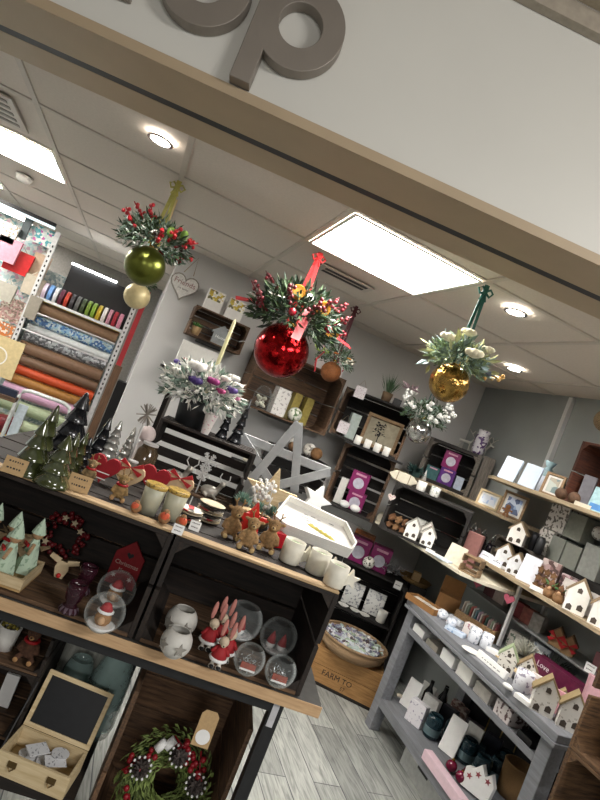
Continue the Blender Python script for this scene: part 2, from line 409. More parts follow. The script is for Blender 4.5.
def mug(label, p, r, h, m, group=None, inside=None, cat='mug', name='mug', handle=None, rot=0):
    t = thing(name, label, cat, p, rot, group)
    G().lathe([(r*.85, 0), (r*.97, h*.06), (r, h*.5), (r, h), (r*.9, h), (r*.88, h*.3), (0, h*.28)], 24).done('cup', m, t, True)
    if inside: G().lathe([(r*.89, h*.86), (r*.89, h*.87), (0, h*.88)], 20).done('filling', inside, t)
    if handle:
        G().prism(star(r*.95, r*.42, 5, (r*1.45, h*.5)), -.006, .006).done('handle', handle, t)
    return t
def star(ro, ri, n=5, c=(0, 0), a0=90):
    return [(c[0]+(ro if i % 2 == 0 else ri)*math.cos(R(a0)+math.pi*i/n), c[1]+(ro if i % 2 == 0 else ri)*math.sin(R(a0)+math.pi*i/n)) for i in range(2*n)]
def heart(w, n=24):
    P = []
    for i in range(n):
        u = 2*math.pi*i/n; P.append((w/32*16*math.sin(u)**3, w/32*(13*math.cos(u)-5*math.cos(2*u)-2*math.cos(3*u)-math.cos(4*u))))
    return P
def tree(label, p, h, r, m, group, n=9, tiers=4, name='ceramic_tree'):
    pr = [(r*.98, 0), (r, h*.03)]
    for k in range(tiers):
        z0 = h*(.03+.9*k/tiers); z1 = h*(.03+.9*(k+1)/tiers)
        ra = r*(1-.8*k/tiers); rb = r*(1-.8*(k+1)/tiers)
        pr += [(ra, z0+.001), (ra*.96, z0+h*.03), (rb*.72, z1)]
    pr += [(r*.1, h*.97), (0, h)]
    o = G().lathe(pr, n*2, wob=-.1).done(name, m, smooth=True)
    return tag(o, label, 'tree ornament', group, p, random.random()*3)
def plush(label, p, rot, h, group, fur='7a5a3c', name='reindeer_toy', scarf=REDM, antler=True, cat='reindeer toy', face='a9835c'):
    t = thing(name, label, cat, p, rot, group)
    g = G(); g.ball((0, 0, h*.3), h*.2, 12, (1, .85, 1.25)); g.ball((0, -h*.02, h*.66), h*.16, 12); g.ball((0, -h*.14, h*.62), h*.085, 8)
    for s in (-1, 1):
        g.ball((s*h*.16, -h*.14, h*.08), h*.08, 8, (1, 1.5, 1)); g.tube([(s*h*.15, 0, h*.42), (s*h*.22, -h*.08, h*.22)], h*.065, 8)
        g.ball((s*h*.19, 0, h*.74), h*.06, 8, (1.3, .5, .8))
    def md(o):
        r = o.modifiers.new('remesh', 'REMESH'); r.mode = 'VOXEL'; r.voxel_size = max(.0025, h*.028); r.use_smooth_shade = True
    g.done('body', mat(fur, .95, var=.45, sc=90, bump=1), t, True, mods=md)
    for s in (-1, 1): G().ball((s*h*.16, -h*.255, h*.08), h*.062, 8, (1, .3, 1)).done('paw_pad', mat(face, .9), t, True)
    G().ball((0, -h*.2, h*.62), h*.062, 8, (1, .7, .8)).done('muzzle', mat(face, .9), t, True)
    G().ball((0, -h*.25, h*.645), h*.025, 6).done('nose', mat('402018', .5), t, True)
    for s in (-1, 1): G().ball((s*h*.06, -h*.145, h*.71), h*.016, 6).done('eye', BLACK, t, True)
    if scarf:
        G().tube([(h*.15*math.cos(a), -h*.02+h*.15*math.sin(a), h*.5) for a in [i*.5236 for i in range(12)]], h*.04, 6, closed=True).done('scarf', scarf, t, True)
    if antler:
        for s in (-1, 1):
            G().tube([(s*h*.06, 0, h*.78), (s*h*.1, 0, h*.9), (s*h*.08, 0, h)], h*.02, 5).tube([(s*h*.09, 0, h*.88), (s*h*.17, 0, h*.95)], h*.016, 5).done('antler', mat('8b6b45', .9), t, True)
    return t
def robin(label, p, rot, h):
    t = thing('robin_ornament', label, 'robin ornament', p, rot, 'little robin ornaments')
    g = G(); g.ball((0, 0, h*.42), h*.42, 12, (1, 1.1, 1)); g.ball((0, -h*.12, h*.8), h*.24, 10); g.done('body', mat('8e6a48', .8, var=.3, sc=120), t, True, mods=lambda o: setattr(o.modifiers.new('remesh', 'REMESH'), 'voxel_size', h*.05))
    G().ball((0, -h*.2, h*.56), h*.34, 10, (.95, .9, .95)).done('breast', mat('c9593a', .8), t, True)
    G().lathe([(h*.05, 0), (0, h*.14)], 6, T((0, -h*.38, h*.78)) @ RX(R(90))).done('beak', mat('3a2a1a', .6), t)
    return t
def rose(g, c, r, n=12):
    c = Vector(c)
    for k in range(n):
        a = k*2.4; q = .25+.75*k/n
        d = Vector((math.cos(a)*q, math.sin(a)*q, 1.1-.8*q))
        g.ball(c+d*r*.55*q, r*(.42-.08*q), 6, (1, 1, .75))
def sprigs(g, c, rad, n, ln, wd, up_=.5, sq=1.0, down=0):
    for _ in range(n):
        a = random.random()*6.283; e = random.uniform(-down, 1)
        d = Vector((math.cos(a), math.sin(a), e*up_+.05)).normalized()
        p = Vector(c)+Vector((d.x*rad*random.uniform(.2, .75), d.y*rad*random.uniform(.2, .75), rad*d.z*.5*sq))
        L = ln*random.uniform(.6, 1.2)
        g.leaf(p, d+Vector((random.uniform(-.35, .35), random.uniform(-.35, .35), random.uniform(-.25, .35))), L, wd)
def dome(g, c, rx, rz, n, ln, wd, zmin=-.45):
    c = Vector(c)
    for _ in range(n):
        z = random.uniform(zmin, 1); a = random.random()*6.283; q = math.sqrt(max(0, 1-z*z))
        v = Vector((math.cos(a)*q, math.sin(a)*q, z)); s = random.uniform(.5, 1)
        g.leaf(c+Vector((v.x*rx*s, v.y*rx*s, v.z*rz*s)), v+Vector([random.uniform(-.8, .8) for _ in range(3)]), ln*random.uniform(.6, 1.2), wd)
def berries(t, c, d, n, r, m, spread=.02, name='berry_sprig', stem=None):
    g = G(); c = Vector(c); d = Vector(d).normalized()
    for k in range(n):
        q = c+d*(k*r*1.25)+Vector([random.uniform(-1, 1)*spread for _ in range(3)]); g.ball(q, r, 7)
    g.tube([c, c+d*(n*r*1.25)], r*.3, 5)
    return g.done(name, m, t, True)
def hang(label, top, zc, rad, glass, leafm, ribm, fol=1.15, group='floral hanging baubles', cat='hanging bauble', extra=None, nl=260, bow=True, ribw=.014, glitter=None, sq=.75):
    """bauble under a wreath of foliage, hanging by a ribbon from the ceiling"""
    t = thing('hanging_bauble', label, cat, (top.x, top.y, zc-rad), 0, group)
    H = 2.385-(zc-rad)
    g = G(); g.ball((0, 0, rad), rad, 28); g.done('bauble', glass, t, True)
    G().lathe([(rad*.2, 2*rad-.004), (rad*.2, 2*rad+.012), (rad*.1, 2*rad+.016)], 14).done('cap', GOLD, t)
    c = (0, 0, 2*rad-.005)
    ms = leafm if isinstance(leafm, (list, tuple)) else [leafm]
    for m in ms:
        g = G(); dome(g, (0, 0, 2*rad+rad*.2), rad*fol*1.32, rad*fol*1.0, int(nl*4)//len(ms), rad*.48, rad*.13, -.35); g.done('foliage', m, t)
    g = G()
    for s in (-1, 1): g.tube([(s*rad*.25, 0, 2*rad), (s*.01, 0, 2*rad+.12), (0, 0, H)], ribw*.15, 4)
    for s in (-1, 1):
        p0, p1 = Vector((s*rad*.2, -.002*s, 2*rad+.01)), Vector((s*.003, -.002*s, H))
        e = Vector((ribw/2, 0, 0)); y = Vector((0, .0012, 0))
        g._new([p0-e-y, p0+e-y, p1+e-y, p1-e-y, p0-e+y, p0+e+y, p1+e+y, p1-e+y], [(0, 1, 2, 3), (7, 6, 5, 4), (0, 4, 5, 1), (1, 5, 6, 2), (2, 6, 7, 3), (3, 7, 4, 0)])
    g.done('ribbon', ribm, t)
    if bow:
        g = G()
        for s in (-1, 1):
            g.tube([(0, -.004, H-.03), (s*.02, -.004, H-.014), (s*.036, -.004, H-.026), (s*.024, -.004, H-.045), (0, -.004, H-.032)], .005, 5)
            g.tube([(0, -.004, H-.032), (s*.016, -.004, H-.07)], .0045, 4)
        g.done('bow', ribm, t)
    if extra: extra(t, rad*1.75, c)
    return t

def at(root, x, y, z):
    return root.location + Matrix.Rotation(root.rotation_euler.z, 3, 'Z') @ Vector((x, y, z))

# ================================================================ HANGING BAUBLES
RB = lambda c, r, h: Vector((c[0]+r*math.cos(h[0])*math.cos(h[1]), c[1]+r*math.sin(h[0])*math.cos(h[1]), c[2]+r*math.sin(h[1])))
BERRY = mat('a5131f', .3, var=.1); BERRYD = mat('5d0d18', .35, var=.1)
def ex_green(t, r, c):
    for k in range(13):
        a = k*2.4; e = random.uniform(.0, .9); berries(t, RB(c, r*.8, (a, e)), (math.cos(a), math.sin(a), .8), 7, .0095, BERRY, .013)
    g = G()
    for k in range(24):
        a = k*1.7; sprigs(g, RB(c, r*.85, (a, random.uniform(-.3, .7))), .02, 7, .03, .008)
    g.done('frosted_pine', FROST, t)
    for k in range(4):
        g = G(); q = RB(c, r*.95, (-1.6+k*.9, .2))
        for j in range(16): g.leaf(q, (random.uniform(-1, 1), random.uniform(-1, 1), random.uniform(-.4, 1)), .022, .012)
        g.done('pine_cone', mat('3a2b25', .8, isl=.4), t)
    for k in range(2): G().ball(RB(c, r*1.0, (-1.2+.7*k, .5+.2*k)), .018, 10, (1, 1, 1.3)).done('green_bud', mat('6f8f3a', .5), t, True)
def ex_red(t, r, c):
    for k in range(14):
        a = k*2.4; e = random.uniform(.0, .8); berries(t, RB(c, r*.85, (a, e)), (math.cos(a), math.sin(a), .9), 8, .0105, BERRYD, .015)
    for a, e in ((-2.0, .75), (-1.1, .6), (-.4, .2)):
        q = RB(c, r*.85, (a, e)); G().ring(.036, .024, -.007, .007, 20, T(q) @ RX(R(20))).done('orange_slice', mat('b47a22', .5), t); G().ring(.024, .004, -.004, .004, 16, T(q) @ RX(R(20))).done('slice_flesh', mat('d9a24c', .5), t)
    for a in (2.9, -.1):
        q = RB(c, r*.9, (a, .2)); g = G(); d = Vector((math.cos(a), -.2, -.25)); w_ = Vector((0, .03, .012)); e = q+d*.1
        g._new([q-w_, q+w_, e+w_, e-w_, q-w_+Vector((0, 0, .002)), q+w_+Vector((0, 0, .002)), e+w_+Vector((0, 0, .002)), e-w_+Vector((0, 0, .002))], [(3, 2, 1, 0), (4, 5, 6, 7), (0, 1, 5, 4), (1, 2, 6, 5), (2, 3, 7, 6), (3, 0, 4, 7)]); g.done('ribbon_tail', mat('b02028', .5), t)
    g = G(); q = Vector(c)
    P0 = q+Vector((.02, -r*.55, r*.35)); P1 = q+Vector((-.02, -r*1.02, -r*.35)); e = Vector((.022, 0, 0)); y = Vector((0, -.002, 0))
    g._new([P0-e, P0+e, P1+e, P1-e, P0-e+y, P0+e+y, P1+e+y, P1-e+y], [(0, 1, 2, 3), (7, 6, 5, 4), (0, 4, 5, 1), (1, 5, 6, 2), (2, 6, 7, 3), (3, 7, 4, 0)]); g.done('red_sash', mat('8d0f18', .5), t)
    g = G()
    for k in range(10): sprigs(g, RB(c, r*1.0, (k*1.3, .3)), .02, 5, .03, .008)
    g.done('frosted_sprig', FROST, t)
    G().ball(RB(c, r*.7, (-1.4, 1.1)), .02, 10).done('white_bauble', WHITEP, t, True)
    for a in (-1.9, -.9): G().ball(RB(c, r*.9, (a, .15)), .02, 10).done('red_ball', mat('8a1020', .25, coat=.5), t, True)
def ex_brown(t, r, c):
    for k in range(3):
        g = G(); rose(g, RB(c, r*1.0, (-2+k*.9, .4)), .022); g.done('orange_flower', mat(['b4632a', 'c78a3a', '9c4f28'][k], .7), t, True)
    for k in range(5): berries(t, RB(c, r*.9, (-1.2+k*.5, .3)), (math.cos(k), math.sin(k), .3), 5, .008, mat('e8e2d4', .6), .012)
    g = G(); sprigs(g, RB(c, r, (3.3, .25)), .03, 16, .05, .014); g.done('lime_leaf', mat('9dbb4a', .6), t)
    G().tube([RB(c, r, (3.5, .3)), RB(c, r*1.3, (3.5, -.2)), RB(c, r*1.4, (3.5, -.7))], .006, 5).done('red_ribbon', REDM, t)
def ex_gold(t, r, c):
    CR = mat('e3dcbf', .7, var=.1)
    for a, e, s in ((-2.65, .5, .05), (-1.75, .25, .055), (-2.1, 1.0, .045), (-1.2, .6, .04)):
        g = G(); rose(g, RB(c, r*1.0, (a, e)), s); g.done('cream_rose', CR, t, True)
    for m_, n in ((mat('bfc08a', .7, isl=.3), 40), (LEAFS, 40), (mat('a8bcc0', .7, isl=.3), 20)):
        g = G(); dome(g, c, r*1.0, r*.8, n, r*.42, r*.13, -.2); g.done('silvery_leaves', m_, t)
    for k in range(3): berries(t, RB(c, r*1.1, (-.3+k*.35, .1)), (1, 0, .2), 5, .009, mat('b08a4a', .5), .012)
    g = G(); rose(g, RB(c, r*1.0, (-.9, .0)), .03); g.done('grey_rose', mat('6c7480', .7), t, True)
def ex_silver(t, r, c):
    WF = mat('dcdcd8', .7, var=.1)
    for k in range(16):
        a = k*2.4; g = G(); q = RB(c, r*random.uniform(.9, 1.5), (a, random.uniform(.1, .9)))
        for j in range(7): g.ball(q+Vector([random.uniform(-.02, .02) for _ in range(3)]), .011, 6)
        g.done('white_blossom', WF, t, True)
    g = G(); q = RB(c, r*1.5, (2.6, .8)); sprigs(g, q, .04, 34, .06, .014); g.done('pink_tipped_spray', mat('a78f96', .7, isl=.3), t)
GREENB = mat('5a5f24', .28, .75, var=.1); REDB = mat('94060c', .1, .9, var=.55, sc=30, bump=.35); BROWNB = mat('6b3c14', .8, var=.35, sc=120, bump=1)
GOLDB = mat('9c7a3c', .1, .85, var=.75, sc=26, bump=1); SILB = mat('a9a8a4', .08, .9, var=.5, sc=30, bump=.6)
hang('olive green bauble with frosted pine and red berries on a lime ribbon', onz(181, 178, 2.4), 1.965, .092, GREENB, [LEAFG, LEAFS], mat('a7a353', .5), 1.25, extra=ex_green, ribw=.016)
hang('large shiny red bauble with dried orange slices on a red ribbon', onz(322, 250, 2.4), 1.86, .137, REDB, [LEAFD, LEAFG], mat('8e0609', .8), 1.2, extra=ex_red, ribw=.02)
hang('small rusty brown bauble with orange flowers, behind the red bauble', onz(358, 304, 2.4), 1.93, .066, BROWNB, [LEAFG, LEAFS], mat('4b1620', .5), 1.35, extra=ex_brown, nl=170)
hang('gold mercury-glass bauble with cream roses on a teal ribbon', onz(489, 282, 2.4), 1.95, .082, GOLDB, [LEAFS, mat('7f8f6a', .7, isl=.4)], mat('1f5a50', .4), 1.02, extra=ex_gold)
p = ony(420, 428, SHOP, 3.15)
hang('silver mirrored bauble with white blossom, behind the gold bauble', p, p.z-.02, .08, SILB, [LEAFS, LEAFG], mat('4a5a58', .5), 1.3, extra=ex_silver, bow=False, ribw=.008, nl=160)
p = ony(137, 296, SHOP, 3.0)
hang('plain cream bauble peeking out below the olive green bauble', p, p.z, .066, mat('c9b98c', .35, .2), [LEAFG], mat('c9b98c', .5), .7, bow=False, nl=40, ribw=.008)
p = ony(606, 421, SHOP, 2.35)
t = thing('hanging_lantern', 'brown woven lantern with a white label, cut by the right edge', 'lantern', (p.x, p.y, p.z-.06))
G().ball((0, 0, .06), .06, 16).done('shade', weave('4a3a28', '8d7550', 60), t, True); G().box(-.03, .03, -.062, -.058, .07, .1).done('label', WHITE, t); G().tube([(0, 0, .115), (0, 0, 2.39-p.z+.06)], .002, 5).done('cord', INK, t)


# ================================================================ FRONT TABLE AND WHAT STANDS UNDER IT
def F3(x, y, z): return loc(FRONT, x, y, z)
t = thing('display_table', 'long display table with pale wood edge and black metal legs at the shop front', 'table', F3(-.3, 1.5, 0), FRONT)
G().box(-.75, .83, .004, .86, .851, .878).done('tabletop', mat('4d4c4a', .5), t)
G().box(-.75, .83, 0, .0035, .849, .880).done('edge_strip', wood('b08e68', 'cfae86', 0, isl=0), t)
LEG = mat('1d1e20', .45)
for x, y in ((.70, .02), (.72, .80), (-.7, .02), (-.7, .80)): G().box(x, x+.036, y, y+.036, 0, .85).done('leg', LEG, t, bevel=.002)
for y in (.02, .80): G().box(-.66, .70, y, y+.03, .815, .85).done('rail', LEG, t)
G().box(.706, .724, .0185, .0198, .775, .845).done('sticker', mat('b9b9bd', .4), t)
# shelf under the table
t = thing('low_plinth', 'dark low wooden plinth standing under the display table', 'plinth', F3(-.1, 1.50, 0), FRONT)
G().box(-.55, .10, .01, .62, .41, .437).done('top', DARK[0], t)
for x in (-.53, .07):
    for y in (.04, .57): G().box(x, x+.03, y, y+.03, 0, .4095).done('leg', DARK[2], t)
# crates on the table, open to the front
crate('dark wooden crate at left on the display table, holding the mint dolls', F3(-.337, 1.515, .8805), FRONT, .634, .37, .297, DARK, gap=.008, group='crates on the display table')
crate('dark wooden crate at right on the display table, holding glass bowls and mice', F3(.225, 1.515, .8805), FRONT, .476, .37, .297, DARK, gap=.008, group='crates on the display table')
crate('dark wooden crate behind the left crate, under the black trees', F3(-.337, 1.90, .8805), FRONT, .634, .42, .297, DARK, gap=.008, group='crates on the display table')
crate('dark wooden crate behind the right crate, under the grey star', F3(.225, 1.90, .8805), FRONT, .476, .42, .297, DARK, gap=.008, group='crates on the display table')
ZT = 1.1785; ZC = .895
plk = wood('8d7353', 'c0a57e', 0, isl=.05)
for x, l in ((-.262, 'left'), (.225, 'right')):
    tag(G().box(-.236-(.15 if l == 'left' else 0), .236, 0, .045, 0, .007).done('wooden_batten', plk, bevel=.001), 'pale wooden batten along the front top edge of the '+l+' table crate', 'batten', 'battens on the table crates', F3(x, 1.517, ZT), FRONT)
ZB = ZT+.0005
def top(px, py, front=1.57): return onz(px, py, ZT)
def hpx(base, tip, z=ZT):
    p = onz(*base, z); return p, math.hypot(base[0]-tip[0], base[1]-tip[1])*mpp(p)
def on_top(px, py):
    p = onz(px, py, ZT); p.z = ZT+.0003
    ey = axes(FRONT)[1]; ex = axes(FRONT)[0]
    if p.dot(ey) < 1.60: p.z = ZT+.0075
    return p
# --- crate tops, left to right
def kcard(px, py, label):
    p = on_top(px, py); card('price_card', label, 'price card', p+Vector((0, -.0, 0)), FRONT+R(8), 22*mpp(p), 17*mpp(p), KRAFT, 'kraft price cards on the crate tops', -.25)
kcard(10, 477, 'kraft price card with black handwriting at the far left crate edge')
kcard(75, 494, 'kraft price card in front of the reindeer toys')
CER = mat('3f4526', .12, var=.35, sc=30, coat=1); CERB = mat('1c1e22', .25, var=.3, coat=.6); CRY = mat('c5c6c0', .15, .6, var=.3, sc=60, bump=1)
for b, a, r, l in (((49, 487), (59, 435), .05, 'frontmost green ceramic tree right of the kraft card'), ((24, 476), (35, 419), .047, 'green ceramic tree at left behind the kraft card'),
                   ((35, 463), (49, 402), .042, 'tallest green ceramic tree, at the back'), ((61, 478), (70, 430), .034, 'green ceramic tree right of the frontmost one'), ((71, 474), (76, 429), .031, 'rightmost small green ceramic tree beside the toys')):
    p, h = hpx(b, a); p.z = on_top(*b).z; tree(l, p, h, r, CER, 'green ceramic trees')
for b, a, r, l in (((64, 450), (89, 393), .07, 'largest black ceramic tree behind the green ones'), ((94, 460), (107, 416), .04, 'black ceramic tree at right beside the crystal trees'),
                   ((40, 444), (54, 412), .032, 'small black ceramic tree at left behind the tall green one'), ((80, 466), (88, 436), .026, 'smallest black ceramic tree, in front of the largest')):
    p, h = hpx(b, a); tree(l, p+Vector((0, 0, .0003)), h, r, CERB, 'black ceramic trees')
for b, a, r, l in (((104, 464), (117, 419), .04, 'silver crystal tree at left against the white wall'), ((119, 468), (130, 425), .034, 'silver crystal tree at right beside the pale figure')):
    p, h = hpx(b, a); tree(l, p+Vector((0, 0, .0003)), h, r, CRY, 'silver crystal trees', 8, 6, 'crystal_tree')
p, h = hpx((131, 474), (141, 424)); t = thing('pale_figure', 'pale pink figure standing right of the crystal trees', 'ornament', p+Vector((0, 0, .0003)), FRONT)
G().lathe([(h*.2, 0), (h*.17, h*.1), (h*.12, h*.6), (h*.05, h*.68)], 14).done('gown', mat('d8cfcb', .5), t, True); G().ball((0, 0, h*.84), h*.17, 12).done('head', mat('cbbcb9', .5), t, True)
plush('small reindeer toy sitting beside the front kraft card at left', on_top(86, 482)+Vector((0, 0, .001)), FRONT, .085, 'reindeer toys on the left crate', '7f6a4a')
plush('larger reindeer toy with checked scarf, in front of the heart bags', on_top(116, 500), FRONT+.2, .095, 'reindeer toys on the left crate', '8a7048')
def heartbag(b, label, s=1.0):
    p = on_top(*b); k = mpp(p)*s*1.2
    t = thing('heart_bag', label, 'heart decoration', p, FRONT, 'red and beige heart decorations')
    H = heart(26*k); z0 = -min(z for x, z in H)
    g = G(); g.prism([(x-9*k, z+z0) for x, z in H], 0, .02); g.done('red_heart', mat('8f1420', .8), t, bevel=.002)
    for zz, ww in ((.62, .3), (.42, .22)): G().box(-9*k-ww*26*k*.8, -9*k+ww*26*k*.8, -.0008, 0, z0+H[0][1]+26*k*(zz-1.0)+.004, z0+H[0][1]+26*k*(zz-1.0)+.007).done('white_line', WHITEP, t)
    g = G(); g.prism([(x+11*k, z+z0) for x, z in H], .021, .04); g.done('beige_heart', mat('c0a684', .85), t, bevel=.002)
    g = G()
    for a in (.5, 2.6, 3.6, 5.8): g.prism([(11*k, z0+7*k), (11*k+11*k*math.cos(a-.22), z0+7*k+9*k*math.sin(a-.22)), (11*k+11*k*math.cos(a+.22), z0+7*k+9*k*math.sin(a+.22))], .012, .02)
    g.done('bow', REDM, t)
heartbag((108, 487), 'red and beige hearts with a bow, behind the reindeer toys')
heartbag((158, 498), 'red and beige hearts with a bow, behind the frosted tumblers')
FRG = mat('d8d6bd', .35, var=.06, trans=.35)
for b, l in (((146, 513), 'left frosted glass tumbler with gold rim'), ((168, 519), 'right frosted glass tumbler with gold rim')):
    p = on_top(*b); k = mpp(p); t = thing('glass_tumbler', l, 'tumbler', p, FRONT, 'gold rimmed frosted tumblers')
    G().lathe([(9*k, 0), (11.2*k, 31*k), (10.6*k, 31*k), (8.3*k, 2*k), (0, 2*k)], 24).done('glass', FRG, t, True)
    G().lathe([(11.2*k, 27*k), (11.5*k, 27.2*k), (11.6*k, 31*k), (10.9*k, 31.2*k)], 24).done('gold_rim', dots('b99a4e', '6e5a2c', 150, .45, .3), t, True)
robin('robin ornament at left, standing by itself before the toys', on_top(133, 515), FRONT-.4, 13*mpp(on_top(133, 515)))
robin('robin ornament in front of the left frosted tumbler', on_top(161, 526), FRONT, 15*mpp(on_top(161, 526)))
robin('robin ornament in front of the right frosted tumbler', on_top(178, 530), FRONT+.4, 14*mpp(on_top(178, 530)))
for b, l, a in (((175, 536), 'white price card hanging over the crate edge, left of two', .35), ((193, 530), 'white price card lying upright beside the plates, right of two', 0)):
    p = on_top(*b); card('price_card', l, 'price card', p+Vector((0, -.006, 0)), FRONT, 11*mpp(p), 10*mpp(p), WHITEP, 'white price cards', -.5, 2)
for b, n, l in (((186, 521), 5, 'stack of red and white patterned plates at left behind the white cards'), ((206, 521), 7, 'taller stack of patterned plates beside the brown toy')):
    p = on_top(*b); k = mpp(p)
    for i in range(n):
        o = G().lathe([(8*k, 0), (13*k, 2.0*k), (13.6*k, 2.6*k), (12.5*k, 2.6*k), (8*k, 1*k), (0, 1*k)], 26).done('plate', [mat('c9bda2', .4), confetti(['b0282c', 'e8e0d0', '4a463f', 'd9cdb4'], 40), mat('3c3a38', .4)][i % 3], smooth=True)
        tag(o, l.replace('stack of', 'plate in the stack of').replace('taller', 'plate in the taller'), 'plate', 'patterned plates, '+('left' if n == 5 else 'right')+' stack', p+Vector((0, 0, i*2.7*k)), i)
for b, a, l, f in (((227, 537), .3, 'brown bristle reindeer toy at left beside the plates', '8a6c48'), ((244, 549), 0, 'brown bristle reindeer toy in the middle of the three', '947650'), ((265, 551), -.2, 'brown bristle reindeer toy at right before the red box', '8a6c48')):
    p = on_top(*b); plush(l, p, FRONT+a, 41*mpp(p), 'brown bristle reindeer toys', f, scarf=None, face='b39a6c')
p = on_top(273, 547); k = mpp(p)
bx('gift_box', 'shiny red gift box behind the right reindeer toy', 'gift box', p+Vector((0.004, 0.02, 0)), FRONT+.5, 16*k, 13*k, 15*k, mat('a81824', .25))
MUGM = mat('dcd8c9', .5, var=.08); MIN = mat('9fae86', .6, var=.3)
for b, l in (((288, 562), 'cream mug with star handle left of the other two'), ((314, 573), 'cream mug with star handle in the middle, under the white tray'), ((331, 588), 'cream mug with star handle at the right end of the crate')):
    p = on_top(*b); k = mpp(p); mug(l, p, 11*k, 23*k, MUGM, 'cream mugs with star handles', MIN, handle=MUGM, rot=FRONT+.15)
# slatted crate standing on the top, open to the front, and what it holds
YB = 2.06
def bk(px, py, y=YB, z=ZT): return ony(px, py, FRONT, y, z)
pc = bk(184, 499); k = mpp(pc)
crate('brown slatted crate standing open among the ornaments, white wall showing through its slats', pc+Vector((0, 0, .0005)), FRONT, 102*k, .2, 62*k, DARK, slats=4, gap=.02, th=.012, posts=False)
ZS = ZT+.0115
SN = mat('d4d4d2', .4, .3, var=.05)
def flake(px, py, r, l, y=YB+.06, m=SN):
    p = ony(px, py, FRONT, y); t = thing('snowflake_ornament', l, 'snowflake', Vector((p.x, p.y, ZS)), FRONT, 'white snowflake ornaments in the slatted crate')
    z = max(p.z-ZS, r)+.001
    g = G()
    for q in range(6):
        a = q*math.pi/3; d = Vector((math.cos(a), 0, math.sin(a))); c = Vector((0, 0, z)); g.tube([c, c+d*r], .0035, 5)
        for u in (.45, .72):
            for s in (-1, 1):
                e = Vector((math.cos(a+s*.9), 0, math.sin(a+s*.9))); g.tube([c+d*r*u, c+d*r*u+e*r*.3], .003, 5)
    g.done('flake', m, t)
    if z > r+.004: G().tube([(0, .004, .0), (0, .004, z)], .003, 5).done('stand', m, t)
flake(208, 462, .036, 'upper white snowflake ornament inside the slatted crate'); flake(203, 474, .028, 'lower white snowflake ornament inside the slatted crate', YB+.03)
for b, l, s in (((170, 487), 'silver reindeer lying at left in the slatted crate', 1), ((206, 499), 'silver fawn lying at right in the slatted crate', .85)):
    p = bk(*b, YB+.04, ZS); k = mpp(p)*s; t = thing('silver_reindeer', l, 'reindeer ornament', p, FRONT, 'silver reindeer in the slatted crate')
    g = G(); g.ball((0, 0, 7*k), 7*k, 12, (1.6, .9, 1)); g.tube([(8*k, 0, 9*k), (11*k, -2*k, 18*k)], 3*k, 8); g.ball((12*k, -4*k, 20*k), 3.6*k, 8, (1, 1.5, 1))
    for u in (-7, 5): g.tube([(u*k, -5*k, 4*k), ((u+6)*k, -9*k, 1.6*k)], 1.6*k, 6)
    g.done('body', mat('b9b4aa', .35, .4), t, True, mods=lambda o: setattr(o.modifiers.new('remesh', 'REMESH'), 'voxel_size', .004))
    for s2 in (-1, 1): G().tube([(12*k+s2*2*k, -3*k, 22*k), (12*k+s2*6*k, -2*k, 27*k), (12*k+s2*5*k, -2*k, 32*k)], .7*k, 5).done('antler', SN, t)
ZP = ZT+62*mpp(pc)+.001
p = bk(183, 436, YB+.1, ZP); k = mpp(p)
t = thing('flower_planter', 'black metal planter of white and purple flowers on the slatted crate', 'planter', p, FRONT)
G().lathe([(14*k, 0), (18*k, 34*k), (16.8*k, 34*k), (13*k, 3*k), (0, 3*k)], 28).done('pot', mat('2c2e30', .5, .4, var=.2, sc=30), t, True)
G().lathe([(17*k, 30*k), (0, 31*k)], 20).done('moss', LEAFD, t)
cc = (0, 0, 36*k)
for m_, n in ((FROST, 150), (LEAFS, 120), (mat('eceae2', .7, isl=.1), 90)):
    g = G(); dome(g, cc, 40*k, 27*k, int(n*3.4), 11*k, 3.6*k, -.5); g.done('foliage', m_, t)
for a, e, s, c in ((-1.9, .9, 10, 'e6e3dc'), (-.4, 1.1, 7, 'e6e3dc'), (-1.3, .55, 7.5, '8a2a6a'), (-1.75, .3, 8, '43306e'), (-1.0, .3, 5.5, 'a33a6c'), (-.6, .5, 7, '574080'), (3.0, .8, 6, '54408a'), (-.2, .25, 5, 'b0708c'), (-2.4, .4, 7, 'dedbd2'), (-.9, .9, 6, 'd9d6cc'), (0, .8, 7, 'dedbd2')):
    g = G(); rose(g, RB(cc, 36*k, (a, e*.62)), s*k*1.5); g.done('flower', mat(c, .7, var=.2), t, True)
p = ony(221, 345, FRONT, YB+.28)
p2 = bk(206, 392, YB+.28)
for k_, (b, a, r, l) in enumerate((((219, 442), (233, 405), .024, 'slim black tree left of two on the slatted crate'), ((232, 447), (243, 403), .028, 'slim black tree at the right end on the slatted crate'))):
    p = bk(*b, YB+.1, ZP); h = math.hypot(b[0]-a[0], b[1]-a[1])*mpp(p); tree(l, p, h*1.05, r, CERB, 'slim black trees on the slatted crate', 8, 5, 'black_tree')
p = bk(205, 432, YB+.02, ZP); k = mpp(p)
tag(G().lathe([(4*k, 0), (6.5*k, 22*k), (5.5*k, 22*k), (0, 21*k)], 16).done('paper_cone', dots('dcd6d2', 'c48a9a', 130, .36)), 'pale flowered paper cone standing before the black planter', 'paper cone', None, p, FRONT, .1)
p = bk(247, 440, YB+.2, ZT)
